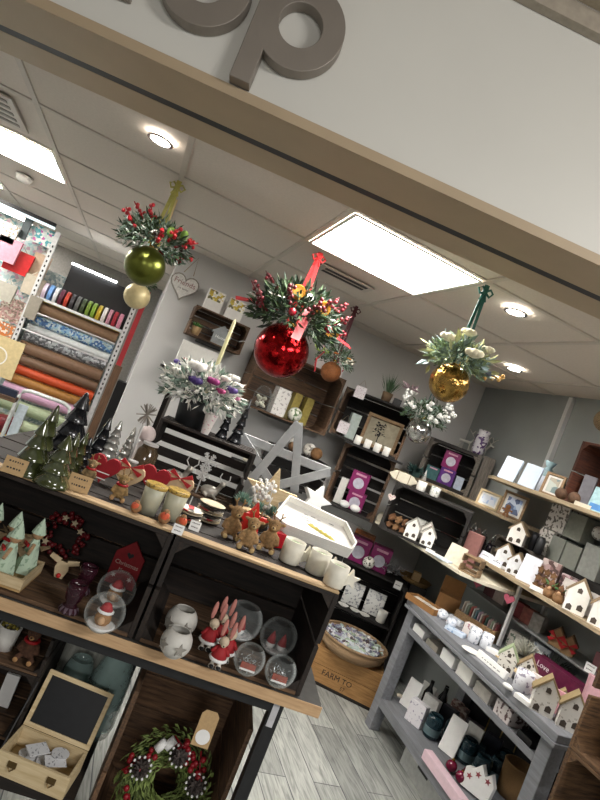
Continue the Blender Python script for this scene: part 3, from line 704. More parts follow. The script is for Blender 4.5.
# silver twig star, jars left of the slatted crate
p = bk(145, 420, YB-.05); t = thing('twig_star', 'silver twig star propped above the glass jars', 'star decoration', p, FRONT)
zc = ony(151, 416, FRONT, YB-.05).z-ZT; k = mpp(p)
g = G()
for q in range(14):
    a = random.random()*6.28; d = Vector((math.cos(a), .15*math.sin(q), math.sin(a))); g.tube([Vector((0, 0, zc))-d*11*k, Vector((0, 0, zc))+d*12*k*random.uniform(.7, 1)], .0022, 4)
g.done('twigs', mat('8d877e', .5, .3), t); G().tube([(0, .01, 0), (0, .01, zc)], .004, 5).done('stand', SN, t)
for b, w_, h_, c, l in (((139, 474), 11, 36, '6c5a42', 'brown glass jar standing left of the slatted crate'), ((123, 487), 7, 20, '9a968c', 'small clear glass jar in front of the brown jar')):
    p = bk(*b, YB-.05-.09*(w_ == 7)); k = mpp(p); t = thing('glass_jar', l, 'jar', p+Vector((0, 0, .0004)), FRONT, 'glass jars')
    G().lathe([(w_*k*.9, 0), (w_*k, h_*k*.1), (w_*k, h_*k*.8), (w_*k*.7, h_*k*.92), (w_*k*.7, h_*k)], 20).done('jar', mat(c, .1, var=.2, trans=.5), t, True)
    G().lathe([(w_*k*.74, h_*k), (w_*k*.74, h_*k*1.06), (0, h_*k*1.06)], 16).done('lid', SN, t)
# tall dark frame between the wall and the crate
p = bk(137, 480, YB+.3)
bx('dark_plank', 'dark narrow plank standing upright left of the black planter', 'plank', p+Vector((-.01, .0, .0005)), FRONT, .018, .1, .42, DARK[2])
# taper candle
p = bk(206, 392, YB+.187, ZP); h = 52*mpp(p)
t = thing('taper_candle', 'tall cream taper candle rising from the purple flowers', 'candle', p, FRONT)
G().lathe([(.011, 0), (.011, .03), (.007, .04)], 14).done('holder', BLACK, t); G().lathe([(.009, .0405), (.007, .235+h), (.001, .245+h)], 14).done('wax', mat('d6d0a4', .5), t, True)
# big grey plank star, wooden star, white star block
def starthing(name, label, p, ro, d, m, rot, hollow=False, th=.28, ri=.42):
    t = thing(name, label, 'star decoration', p, rot)
    P = star(ro, ro*ri); z0 = -min(z for x, z in P)+(ro*th*.5 if hollow else 0)
    if not hollow:
        G().prism([(x, z+z0) for x, z in P], 0, d).done('star', m, t, bevel=.0015); return t
    V = [(ro*math.cos(R(90+72*i)), ro*math.sin(R(90+72*i))) for i in range(5)]
    for i in range(5):
        a, b = Vector((V[i][0], V[i][1])), Vector((V[(i+2) % 5][0], V[(i+2) % 5][1])); q = (b-a).normalized(); n_ = Vector((-q.y, q.x))*ro*th*.5
        G().prism([((a+n_).x, (a+n_).y+z0), ((b+n_).x, (b+n_).y+z0), ((b-n_).x, (b-n_).y+z0), ((a-n_).x, (a-n_).y+z0)], d*.2*i, d*.2*i+d).done('plank', m, t, bevel=.0015)
    return t
p = bk(268, 500, 2.28); k = mpp(p)
starthing('plank_star', 'large grey star of planks behind the succulents', p+Vector((0, 0, .003)), 50*k, .022, mat('a3a5a6', .6, var=.12, sc=25), FRONT-.1, True, .17)
p = bk(267, 503, 2.13); k = mpp(p)
starthing('wooden_star', 'pale wooden star in front of the grey plank star', p+Vector((0, 0, .002)), 29*k, .02, LIGHT[0], FRONT+.1, ri=.4)
p = bk(318, 516, 2.2); k = mpp(p)
# succulent arrangement
p = bk(252, 521, 1.99); k = mpp(p)
t = thing('succulent_bowl', 'frosted succulents and berries in a bowl before the wooden star', 'plant arrangement', p+Vector((0, 0, .0004)), FRONT)
G().lathe([(14*k, 0), (20*k, 9*k), (19*k, 10*k), (0, 9*k)], 20).done('bowl', mat('b9a07a', .8), t, True)
for q in ((-16, 0, 16), (14, -4, 14), (2, 4, 12)):
    g = G()
    for j in range(46): a = j*2.4; e = .2+1.2*(j/46); g.leaf(Vector(q)*k, (math.cos(a)*math.cos(e), math.sin(a)*math.cos(e), math.sin(e)), 12*k, 3.4*k)
    g.done('succulent', mat('7c9a8c', .6, isl=.25), t)
for q in range(9): berries(t, Vector((random.uniform(-8, 12), random.uniform(-8, 6), random.uniform(14, 34)))*k, (random.uniform(-.3, .3), 0, 1), 7, 2*k, mat('e6e4de', .6), 3*k, 'white_berries')
for q in range(5):
    g = G(); c_ = Vector((random.uniform(-14, 14), -10, random.uniform(6, 12)))*k; sprigs(g, c_, 6*k, 16, 8*k, 3*k); g.done('dark_cone', mat('4c4442', .8, isl=.5), t)
p = on_top(249, 541); k = mpp(p)
t = starthing('red_star', 'shiny red star tucked behind the reindeer toys', p+Vector((.0, .045, .0)), 20*k, .02, mat('c22018', .35), FRONT+.2, ri=.45)
# white tray on a black slatted stand
p = bk(318, 552, 1.86)
t = thing('slatted_stand', 'small black slatted stand under the white tray', 'stand', bk(318, 549, 1.82)+Vector((0, 0, .0005)), FRONT)
for x in (-.09, .075): G().box(x, x+.015, 0, .16, 0, .045).done('foot', BLACK, t)
for i in range(5): G().box(-.09, .09, .003+.033*i, .022+.033*i, .0455, .053).done('slat', mat('3a3632', .6), t)
zz = ZT+.066
p = ony(311, 521, FRONT, 1.87, zz); k = mpp(p)
t = thing('wooden_tray', 'tilted white elongated hexagon tray with a yellow leaf print on the black stand', 'tray', p+Vector((0, -.01, 0)), FRONT-.12, tilt=R(30))
P = [(-38*k, -10*k), (-24*k, -16*k), (44*k, -14*k), (48*k, -2*k), (34*k, 22*k), (-30*k, 28*k)]
G().slab(P, 0, 6*k).done('base', WHITE, t)
n = len(P)
for i in range(n):
    a, b = Vector(P[i]), Vector(P[(i+1) % n]); q = (b-a).normalized(); nn = Vector((-q.y, q.x))*1.5*k
    G().slab([a, b, b+nn, a+nn], 6.05*k, 13*k).done('rim', WHITE, t)
g = G()
for q in range(26): g.box(*(lambda x, y: (x, x+random.uniform(1, 6)*k, y, y+.8*k))(random.uniform(-26, 24)*k, random.uniform(-8, 18)*k), 6.05*k, 6.2*k)
g.done('lettering', mat('8f8d88', .8), t)
g = G(); 
for q in range(5): g.slab([(x*k+q*5*k, y*k-q*1.5*k) for x, y in ((-4, 4), (2, 6), (9, 0), (2, 1))], 6.1*k, 6.5*k)
g.done('leaf_print', mat('b6a94a', .7), t)
p = bk(314, 520, 2.12); k = mpp(p)
st = thing('star_pedestal', 'dark wooden block holding up the white star block', 'block', p+Vector((0, 0, .0005)), FRONT)
G().box(-.07, .07, 0, .12, 0, .07).done('block', DARK[0], st)
t = thing('star_block', 'chunky white star block leaning behind the white tray', 'star decoration', p+Vector((0, 0, .072))+axes(FRONT)[1]*.05, FRONT+.2, tilt=-.3)
P = star(18*k, 8*k, a0=75); z0 = -min(z for x, z in P); G().prism([(x, z+z0) for x, z in P], 0, .03).done('star', WHITEP, t, bevel=.003)

# --- inside the left crate
def inc(px, py): p = onz(px, py, ZC); p.z = ZC; return p
t = thing('wooden_tray', 'pale pine tray of mint angel dolls in the left table crate', 'tray', F3(-.435, 1.522, ZC), FRONT)
G().box(-.1, .1, .0, .16, 0, .006).done('base', PINE[0], t)
for y_ in (0, .152): G().box(-.1, .1, y_, y_+.008, .0065, .034).done('long_side', LIGHT[0], t)
for x_ in (-.1, .092): G().box(x_, x_+.008, .0085, .1515, .0065, .034).done('short_side', LIGHT[1], t)
MINT = dots('b9cdb6', '8fa890', 70, .42, .9)
for i, (x, y, a, l) in enumerate(((-.06, .118, .1, 'mint angel doll at the back left of the pine tray, red bow'), (.0, .108, -.3, 'mint angel doll in the middle of the pine tray, red bow'), (.062, .118, -.9, 'mint angel doll leaning right at the back of the pine tray'), (-.05, .04, .4, 'mint angel doll lying at the front left of the pine tray'), (.03, .04, -1.0, 'mint angel doll lying at the front right of the pine tray'))):
    t = thing('angel_doll', l, 'doll', F3(-.435+x, 1.522+y, ZC+.0075), FRONT+a, 'mint angel dolls', 0)
    G().lathe([(.031, 0), (.029, .02), (.014, .085), (.008, .1)], 12, wob=-.12).done('dress', MINT, t)
    G().ball((0, 0, .112), .017, 10).done('head', mat('b08a66', .8), t, True)
    G().lathe([(.02, .114), (.012, .135), (0, .16)], 10).done('hat', MINT, t)
    for s in (-1, 1): G().tube([(s*.012, -.005, .085), (s*.028, -.02, .06)], .005, 6).done('arm', mat('a98a68', .8), t)
    G().box(-.014, .014, -.024, -.019, .076, .084).done('bow', REDM, t)
    for s in (-1, 1): G().leaf((s*.01, .012, .08), (s, .2, .35), .05, .03).done('wing', mat('8e7a5e', .9), t)
def deer_head(px, py, y, m, l, nose):
    p = ony(px, py, FRONT, y); t = thing('reindeer_head_sign', l, 'reindeer decoration', Vector((p.x, p.y, ZC)), FRONT, 'flat wooden reindeer heads')
    z = p.z-ZC; k = mpp(p)
    G().box(-2.5*k, 2.5*k, .002, .010, 0, z).done('stick', PINE[2], t)
    G().prism([(-4*k, z-10*k), (4*k, z-10*k), (7*k, z), (5*k, z+7*k), (-5*k, z+7*k), (-7*k, z)], -.006, .001).done('face', m, t, bevel=.001)
    for s in (-1, 1): G().prism([(s*5*k, z+4*k), (s*15*k, z+8*k), (s*14*k, z+12*k), (s*3*k, z+9*k)], -.006, .001).done('ear', m, t)
    if nose: G().ball((0, -.009, z-7*k), 2.4*k, 10).done('nose', mat('c02a2a', .4), t, True)
deer_head(18, 541, 1.78, mat('9b8561', .8), 'brown wooden reindeer head on a stick behind the mint dolls', False)
deer_head(62, 568, 1.70, mat('c9b592', .8), 'pale wooden reindeer head with red nose in front of the red wreath', True)
p = ony(58, 553, FRONT, 1.80); k = mpp(p)
t = thing('berry_wreath', 'dark red berry wreath with stars standing in the left crate', 'wreath', Vector((p.x, p.y, ZC)), FRONT)
g = G(); c_ = Vector((0, 0, 27*k))
for j in range(110): a = random.random()*6.28; rr = random.uniform(13, 24)*k; g.ball(c_+Vector((rr*math.cos(a), random.uniform(-.018, .018), rr*math.sin(a))), random.uniform(1.6, 3)*k, 6)
g.done('berries', mat('5f0e14', .5, isl=.5, var=.3), t, True)
for q in ((-14, -8), (6, 18), (14, 12), (-4, 20)): G().prism([(x+q[0]*k, z+27*k+q[1]*k) for x, z in star(4*k, 1.8*k)], -.03, -.026).done('star', mat('b9a98c', .7), t)
PUR = mat('4a2230', .05, var=.2, trans=.55)
for b, r, h, l in (((68, 611), 10, 30, 'dark purple glass goblet in front at right of the pine tray'), ((80, 592), 9, 28, 'dark purple glass goblet behind the other, beside the red house')):
    p = inc(*b); k = mpp(p); t = thing('glass_goblet', l, 'goblet', p, FRONT, 'dark purple goblets')
    G().lathe([(r*k, 0), (r*k, 3*k), (r*.55*k, 9*k), (r*.8*k, 13*k), (r*k, 24*k), (r*.9*k, h*k), (r*.8*k, h*k), (r*.85*k, 24*k), (0, 14*k)], 22).done('goblet', PUR, t, True)
    G().lathe([(r*1.01*k, .2*k), (r*1.02*k, 3*k), (r*.8*k, 6*k)], 22, wob=-.04).done('beaded_base', mat('6b5a66', .2, .3), t)
p = ony(113, 598, FRONT, 1.78); k = mpp(p)
t = thing('house_sign', 'red wooden house sign with a heart hole in the left crate', 'house ornament', Vector((p.x, p.y, ZC)), FRONT-.1, tilt=-.06)
hh = 47*k; G().prism([(-15*k, 0), (15*k, 0), (15*k, hh*.68), (0, hh), (-15*k, hh*.68)], 0, .012).done('board', mat('861019', .7, var=.15), t, bevel=.001)
G().prism([(x, z+hh*.68) for x, z in heart(7*k)], -.001, -.0002).done('heart', BLACK, t)
textmesh('Christmas', 6*k, mat('c2a49a', .7), t, T((0, -.0008, hh*.48)))
textmesh('Merry', 5*k, mat('c2a49a', .7), t, T((0, -.0008, hh*.34)))
for q in (-9, 8): G().prism([(x+q*k, z+hh*.2) for x, z in star(3*k, 1.2*k, 6)], -.001, -.0002).done('snowflake', mat('d8c8c4', .7), t)
CLR = mat('dfe6e4', .05, var=0); _t = CLR.node_tree; _w = _t.nodes.new('ShaderNodeLayerWeight'); _w.inputs['Blend'].default_value = .35; _r = _t.nodes.new('ShaderNodeMapRange'); _r.inputs['To Min'].default_value = .035; _r.inputs['To Max'].default_value = .6; _r.inputs['From Min'].default_value = .25
_t.links.new(_w.outputs['Facing'], _r.inputs['Value']); _t.links.new(_r.outputs[0], _t.nodes['Principled BSDF'].inputs['Alpha']); SANTA = mat('a5242a', .6)
def gball(b, r, l, fill, z=ZC, group='glass balls with santa heads', open_=False):
    p = onz(*b, z); p.z = z+.0005; k = mpp(p); r *= k
    t = thing('glass_bowl' if open_ else 'glass_ball', l, 'glass bowl' if open_ else 'glass ball', p, FRONT, group)
    th0 = R(38) if open_ else 0.0
    pr = [(r*.42, 0)]+[(r*math.sin(a), r*.93+r*-math.cos(a)) for a in [R(25)+i*(math.pi-R(25)-th0)/14 for i in range(15)]]
    if open_: pr += [(x*.95, z_) for x, z_ in reversed(pr[1:])]
    G().lathe([(x, max(z_, 0)) for x, z_ in pr], 28).done('glass', CLR, t, True)
    fill(t, r); return t
def f_santa(t, r):
    G().ball((0, 0, r*.62), r*.42, 12, (1, .9, .95)).done('fur_face', mat('9b7348', .8, var=.3), t, True); G().ball((0, -r*.3, r*.62), r*.2, 8).done('nose', mat('c9a27a', .7), t, True)
    G().ball((0, 0, r*1.02), r*.45, 10, (1, 1, .3)).done('hat_brim', WHITEP, t, True); G().lathe([(r*.36, r*1.08), (r*.2, r*1.38), (0, r*1.48)], 12).done('hat', SANTA, t, True)
    G().lathe([(r*.4, r*.04), (r*.75, r*.34), (r*.6, r*.35), (0, r*.3)], 16).done('snow', WHITEP, t, True)
gball((98, 630), 20, 'clear glass ball with a bear in a santa hat, at the front beside the goblets', f_santa); gball((110, 606), 19, 'clear glass ball with a santa hat, behind the bear ball', f_santa)
# --- inside the right crate
def tealight(b, l):
    p = inc(*b); k = mpp(p); r = 16*k; t = thing('tealight_ball', l, 'tealight holder', p, FRONT+.1, 'white star tealight balls')
    pr = [(r*.5, 0)]+[(r*math.sin(a), r*.9-r*math.cos(a)) for a in [R(30)+i*R(112)/12 for i in range(13)]]; pr += [(x*.92, z) for x, z in reversed(pr[2:])]+[(0, r*.2)]
    G().lathe(pr, 26).done('ball', mat('c9c7c0', .5, var=.08), t, True)
    for a in (.25, -.9): G().prism(star(r*.42, r*.19), -.003, 0, RZ(a) @ T((0, -r*.98, r*.85)) @ RX(-.05)).done('star_cutout', mat('8e8a82', .7), t)
tealight((171, 655), 'white tealight ball with star cutout in front at left of the mice'); tealight((176, 634), 'white tealight ball with star cutout behind the front one')
def mouse(b, l, a):
    p = inc(*b); h = 53*mpp(p); t = thing('mouse_figure', l, 'mouse figure', p, FRONT+a, 'santa mouse figures')
    for s in (-1, 1): G().lathe([(.0, 0), (h*.055, 0), (h*.055, h*.05), (h*.035, h*.06), (h*.035, h*.2)], 8, T((s*h*.07, 0, 0))).done('leg', mat('d9d3c8', .7) if s else BLACK, t, True); G().ball((s*h*.07, -h*.03, h*.035), h*.05, 8, (1, 1.5, .7)).done('boot', BLACK, t, True)
    G().lathe([(h*.17, h*.19), (h*.13, h*.33), (h*.07, h*.46)], 12).done('coat', mat('9c2127', .7), t, True); G().lathe([(h*.165, h*.17), (h*.19, h*.2), (h*.165, h*.235)], 12).done('fur_trim', WHITEP, t, True)
    for s in (-1, 1): G().tube([(s*h*.08, 0, h*.42), (s*h*.17, -h*.03, h*.3)], h*.035, 7).done('arm', mat('9c2127', .7), t, True)
    g = G(); g.ball((0, 0, h*.53), h*.1, 10); g.ball((0, -h*.09, h*.5), h*.055, 8); g.done('head', mat('cbb9a0', .8), t, True, mods=lambda o: setattr(o.modifiers.new('remesh', 'REMESH'), 'voxel_size', h*.018))
    for s in (-1, 1): G().ball((s*h*.09, 0, h*.78), h*.05, 8, (1, .5, 3.6)).done('ear', mat('b97a70', .8), t, True)
    G().ball((0, -h*.15, h*.5), h*.016, 6).done('nose', BLACK, t)
for b, l, a in (((204, 650), 'santa mouse figure at the back left of the group', .2), ((214, 668), 'santa mouse figure at the front of the group', 0), ((222, 661), 'santa mouse figure at right next to the glass bowls', -.2), ((213, 645), 'santa mouse figure in the middle behind the front one', .1)): mouse(b, l, a)
def f_gnome(n):
    def f(t, r):
        G().lathe([(r*.4, r*.04), (r*.78, r*.32), (r*.6, r*.34), (0, r*.28)], 16).done('snow', dots('e4e4e2', 'aab0b2', 90, .45), t, True)
        for i in range(n):
            x = (i-(n-1)/2)*r*.6; G().ball((x, -r*.1, r*.5), r*.26, 8).done('beard', WHITEP, t, True); G().lathe([(r*.26, r*.58), (r*.14, r*.95), (0, r*1.2)], 10, T((x, -r*.1, 0))).done('hat', SANTA, t, True)
    return f
def f_shred(t, r):
    g = G()
    for j in range(90): a = random.random()*6.28; q = random.uniform(.15, .74)*r; g.leaf((q*math.cos(a)*.8, q*math.sin(a)*.8, random.uniform(.25, 1.0)*r), (random.uniform(-1, 1), random.uniform(-1, 1), random.uniform(-1, 1)), r*.3, r*.06)
    g.done('silver_shreds', mat('c4c9ca', .3, .4, isl=.3), t); G().box(-r*.48, r*.48, -r*.5, -r*.36, r*.5, r*.85).done('red_house', mat('9a4a38', .7, var=.3), t); G().box(-r*.5, r*.5, -r*.52, -r*.34, r*.38, r*.5).done('snow_base', WHITEP, t)
for b, r, l, f in (((236, 638), 20, 'clear glass bowl with one gnome, at the back behind the mice', f_gnome(1)), ((272, 653), 19, 'clear glass bowl with two gnomes, at the back right', f_gnome(2)), ((244, 673), 16, 'glass bowl with silver shreds and red house, front left of two', f_shred), ((275, 685), 16, 'glass bowl with silver shreds and red house, front right corner', f_shred)):
    gball(b, r, l, f, group='glass bowls in the right crate', open_=True)
# --- under the table
p = onz(28, 795, .44)
t = thing('mirror_box', 'open pale wooden box with black inside lid, full of white tags, under the table', 'box', F3(-.122, 1.566, .4385), FRONT-.12)
BX = wood('c3ab80', 'dcc9a2', 0, isl=.08)
w_, d_, h_ = .2, .12, .06
G().box(-w_/2, w_/2, -d_/2, d_/2, 0, .006).done('bottom', BX, t)
for y_ in (-d_/2, d_/2-.008): G().box(-w_/2, w_/2, y_, y_+.008, .0065, h_).done('long_side', BX, t)
for x_ in (-w_/2, w_/2-.008): G().box(x_, x_+.008, -d_/2+.0085, d_/2-.0085, .0065, h_).done('short_side', BX, t)
M = T((0, d_/2+.002, h_)) @ RX(R(-22))
g = G(); g.box(-w_/2, w_/2, 0, .012, 0, .012, M).box(-w_/2, w_/2, 0, .012, .138, .15, M).box(-w_/2, -w_/2+.012, 0, .012, .0125, .1375, M).box(w_/2-.012, w_/2, 0, .012, .0125, .1375, M); lid = g.done('lid', BX, t)
G().box(-w_/2+.0125, w_/2-.0125, .004, .01, .0125, .1375, M).done('blackboard', mat('15171a', .3), t)
for x in (-.055, .055): G().box(x-.012, x+.012, -d_/2-.003, -d_/2, .03, .045).tube([(x-.008, -d_/2-.004, .03), (x, -d_/2-.006, .022), (x+.008, -d_/2-.004, .03)], .002, 5).done('clasp', mat('6e5a3a', .4, .8), t)
G().tube([(-w_/2-.003, d_/2-.01, .19), (-w_/2-.003, -.01, .1), (-w_/2-.003, -d_/2+.02, .05)], .0025, 5).done('cord', BLACK, t)
for i in range(9):
    q = F3(-.122+random.uniform(-.05, .05), 1.566+random.uniform(-.02, .012), .448+.007*i)
    o = G().lathe([(.024, 0), (.024, .002)], 18).done('gift_tag', dots('dadbdd', '8e9094', 160, .4)) if i % 2 else G().box(-.028, .028, -.02, .02, 0, .002).done('gift_tag', dots('dadbdd', '8e9094', 160, .4))
    tag(o, 'white printed gift tag in the open wooden box', 'gift tag', 'gift tags in the wooden box', q, random.random()*3, random.uniform(-.12, .12))
crate('brown crate of a two-crate pile under the left of the table, empty, lower one', F3(-.385, 1.64, .4385), FRONT, .33, .28, .195, DARK, th=.01, gap=.01)
crate('brown crate under the left of the table, holding a seated reindeer, upper one', F3(-.385, 1.64, .635), FRONT, .33, .28, .11, DARK, th=.01, gap=.01, top=False)
p = ony(4, 674, FRONT, 1.65, .6445)
t = thing('potted_moss', 'white pot of yellow-green moss at the left edge under the table', 'potted plant', F3(-.36, 1.71, .6445), FRONT)
G().lathe([(.026, 0), (.032, .07), (.029, .07), (.024, .006), (0, .006)], 20).done('pot', WHITE, t, True)
g = G()
for j in range(60): g.ball((random.uniform(-.024, .024), random.uniform(-.024, .024), .068+random.uniform(0, .03)), .006, 5)
g.done('moss', mat('7f7430', .8, isl=.4), t)
plush('brown plush reindeer sitting on the upper crate under the table', F3(-.285, 1.685, .6445), FRONT, .125, None, '4f3424', face='a87f54')
t = thing('card_box', 'white card standing in the lower crate at the left edge', 'card', F3(-.31, 1.76, .4475), FRONT); G().box(-.02, .02, 0, .01, 0, .1).done('sheet', WHITEP, t)
TEAL = mat('b4d0cb', .05, var=.1); TEAL.node_tree.nodes['Principled BSDF'].inputs['Alpha'].default_value = .4
p = F3(-.035, 1.80, .4385)
t = thing('glass_vase', 'tall teal glass bottle vase under the table behind the wooden box', 'vase', p, 0)
G().lathe([(.055, 0), (.062, .03), (.06, .18), (.045, .24), (.033, .27), (.037, .30), (.033, .30), (.029, .27), (.041, .238), (.056, .18), (.057, .03), (0, .008)], 28).done('vase', TEAL, t, True)
t = thing('glass_vase', 'low teal glass bowl vase left of the tall one under the table', 'vase', F3(-.145, 1.86, .4385), 0)
G().lathe([(.04, 0), (.055, .04), (.05, .12), (.035, .17), (.031, .17), (.046, .12), (.05, .04), (0, .01)], 28).done('vase', TEAL, t, True)
t = thing('whitewashed_boarding', 'whitewashed plank boarding leaning behind the vases under the table', 'panel', F3(-.2, 1.955, .4385), FRONT)
for i in range(9): G().box(-.48+i*.075, -.45+i*.075+.07, 0, .015, 0, .36).done('plank', WASH[2], t)
t = thing('whitewashed_board', 'whitewashed narrow board with a black stamp, left of the wreath crate', 'board', F3(.0, 1.93, .4385), FRONT)
G().box(-.024, .024, 0, .014, 0, .37).done('board', WASH[2], t); G().box(-.024, .024, -.002, -.0002, .12, .24).done('plaque', mat('3a3f42', .5), t)
for z in (.15, .205): G().ring(.017, .014, -.0032, -.0022, 24, T((0, 0, z))).done('ring_mark', mat('8f9496', .5), t)
WB = [wood('3a2a1e', '75583f', a) for a in range(3)]
crate('brown crate with the green wreath inside, standing under the table', F3(.215, 1.56, .26), FRONT, .35, .36, .47, WB, th=.014, gap=.004, top=False, slats=4)
t = thing('low_plinth', 'dark block under the wreath crate', 'plinth', F3(.215, 1.56, 0), FRONT); G().box(-.17, .17, .01, .35, 0, .2585).done('block', DARK[0], t)
p = F3(.228, 1.665, .2725)
t = thing('christmas_wreath', 'green christmas wreath with pine cones and red berries leaning in the crate', 'wreath', p, FRONT, tilt=-.3)
RW, rw = .09, .056; zc = RW+rw+.012
g = G()
for j in range(1500):
    a = random.random()*6.283; q = random.random()*6.283; rr = RW+rw*math.cos(q)*random.uniform(.4, 1)
    P0 = Vector((rr*math.cos(a), -abs(math.sin(q))*rw*.8, zc+rr*math.sin(a)))
    g.leaf(P0, (math.cos(a)*random.uniform(-.6, 1)-math.sin(a), random.uniform(-1, -.1), math.sin(a)*random.uniform(-.6, 1)+math.cos(a)), .026, .0085)
g.done('foliage', mat('6f7f44', .7, isl=.55), t)
G().tube([(RW*math.cos(a), 0, zc+RW*math.sin(a)) for a in [i*math.pi/12 for i in range(24)]], .022, 8, closed=True).done('ring', LEAFD, t, True)
for a in (1.45, 2.8, -.5, -2.1, .35):
    g = G(); c_ = Vector((RW*math.cos(a), -.045, zc+RW*math.sin(a)))
    for ly in range(4):
        for j in range(12): b = j*.5236+ly*.26; g.leaf(c_+Vector((0, .006*ly-.034, 0)), (math.cos(b), -.7+.25*ly, math.sin(b)), .025+.003*ly, .015)
    g.done('pine_cone', mat('4b4340', .7, isl=.5), t)
    g = G()
    for j in range(12): b = j*.5236; g.ball(c_+Vector((.029*math.cos(b), -.028, .029*math.sin(b))), .0042, 5)
    g.done('cone_snow', WHITEP, t)
for a in (2.35, .75, .3, -2.7, 1.0): berries(t, (RW*1.1*math.cos(a), -.06, zc+RW*1.1*math.sin(a)), (-math.sin(a)*.6, 0, math.cos(a)*.6), 8, .009, mat('8a1822', .4), .016)
for a in (2.2, 1.95): G().lathe([(.0, 0), (.013, 0), (.013, .035), (0, .035)], 14, T((RW*1.15*math.cos(a), -.065, zc+RW*1.15*math.sin(a))) @ RY(.6)).done('white_candy', WHITEP, t, True)
t = thing('kraft_tag', 'kraft tag with a white round label hanging above the wreath', 'tag', F3(.27, 1.60, .615), FRONT, tilt=-.1)
G().prism([(-.026, 0), (.026, 0), (.026, .09), (.016, .102), (-.016, .102), (-.026, .09)], 0, .002).done('tag', KRAFT, t); G().lathe([(.021, 0), (.021, .001)], 20, T((0, 0, .028)) @ RX(R(90))).done('sticker', WHITEP, t)

# ================================================================ BACK WALL
def wallp(px, py, y=3.8): return ony(px, py, SHOP, y)
def shelf(name, label, x0, x1, y0, y1, z0, z1, m, bracket=True):
    """wall shelf of the shop grid: board plus brackets"""
    t = thing(name, label, 'shelf', ((x0+x1)/2, (y0+y1)/2, z0))
    a, b = (x1-x0)/2, (y1-y0)/2
    G().box(-a, a, -b, b, 0, z1-z0).done('board', m, t, bevel=.002)
    return t
# hanging heart
p = wallp(184, 286, 4.07); k = mpp(p)
t = thing('hanging_heart', 'white distressed wooden heart sign hanging on the wall by a rope', 'heart decoration', (p.x, 4.072, p.z))
G().prism([(x, z) for x, z in heart(27*k)], 0, .018).done('heart', mat('cfcdc8', .7, var=.15, sc=60), t, bevel=.002)
H2 = heart(30*k); H1 = heart(25*k)
G().tube([(x, .004, z) for x, z in heart(28*k, 30)], .006, 5, closed=True).done('wicker_border', mat('8f8a82', .8), t)
textmesh('Friends', 7.5*k, mat('8a5f5f', .7), t, T((0, -.001, 3*k))); textmesh('are family', 2.8*k, INK, t, T((0, -.001, -3*k)))
G().tube([(-5*k, .006, 13*k), (3*k, .004, 32*k), (5*k, .006, 13*k)], .003, 5).done('rope', mat('8d7d66', .9), t)
# small wall crate
def wallcrate(label, c, wpx, hpx_, d, W, y=3.85, **kw):
    p = wallp(*c, y); k = mpp(p)
    return crate(label, Vector((p.x, y, p.z)), 0, wpx*k, d, hpx_*k, W, **kw), p, k
def bracket(x, y0, z, label):
    t = thing('shelf_ledge', label, 'ledge', (x, 4.0, z), 0); G().box(-.1, .1, -(4.0-y0), .095, -.018, -.0005).done('board', DARK2[0], t); return t
cr1, pc1, k1 = wallcrate('small wooden crate fixed high on the wall below the heart sign', (213, 344), 58, 30, .22, BROWN, 3.86, th=.012, slats=4, gap=.008, group=None)
zi = pc1.z+.0105
bracket(pc1.x, 3.88, pc1.z, 'dark ledge carrying the small crate below the heart sign')
def inw(px, dy, z, y=3.86): q = ony(*px, SHOP, y+dy); return Vector((q.x, y+dy, z))
def pot_plant(label, p, r, h, potm, leafm, n, ln, spread=.5, name='potted_plant', group=None, wd=.012):
    t = thing(name, label, 'potted plant', p, 0, group)
    G().lathe([(r*.8, 0), (r, h), (r*.9, h), (r*.75, h*.1), (0, h*.1)], 18).done('pot', potm, t, True)
    g = G()
    for j in range(n):
        a = random.random()*6.28; q = random.random()*spread; g.leaf((r*.5*math.cos(a)*q, r*.5*math.sin(a)*q, h*.8), (math.cos(a)*q, math.sin(a)*q, 1), ln*random.uniform(.6, 1), wd)
    g.done('leaves', leafm, t); return t
pot_plant('small green plant in a kraft pot inside the crate below the heart sign', inw((197, 327), .06, zi), .035, .06, KRAFT, mat('4c7a3c', .6, isl=.4), 40, .05, 1.0)
q = inw((220, 338), .04, zi); t = house('grey slate house sign with white lettering in the crate below the heart', q, .05, .11, .02, .125, mat('8b8f90', .7), mat('8b8f90', .7), None, mat('6f7273'), 0); textmesh('Home', .03, WHITEP, t, T((0, -.0115, .05)))
YEL = confetti(['c9b13c', 'e2d9a0', '6d6a4a', 'd8d6cc', 'b89a2c', 'efece2'], 60)
for c, l in (((215, 300), 'white boxed card with yellow flowers on the small crate, left one'), ((236, 308), 'white boxed card with yellow flowers on the small crate, right one')):
    q = ony(*c, SHOP, 3.9); bx('gift_card_box', l, 'card box', Vector((q.x, 3.92, pc1.z+30*k1+.001)), .05, .12, .045, .145, WHITE, 'flowered card boxes on the wall crate', face=(.05, .95, .5, .97), facem=YEL, name2='flower_print')
# canvas on dark shelf below
q = wallp(182, 372, 3.86); k = mpp(q)
t = thing('wall_shelf', 'small dark wooden shelf on the wall behind the white flowers', 'shelf', (q.x+.06, 3.98, q.z)); G().box(-.2, .2, -.12, .1, -.02, 0).done('board', DARK2[0], t)
q2 = bx('printed_canvas', 'white square canvas with faint red print standing behind the white flowers', 'picture', Vector((q.x+.06, 3.9, q.z+.001)), .05, .26, .03, .21, WHITE, None, face=(.1, .45, .1, .5), facem=dots('e4e2dc', 'b06a6a', 60, .42), name2='red_print')
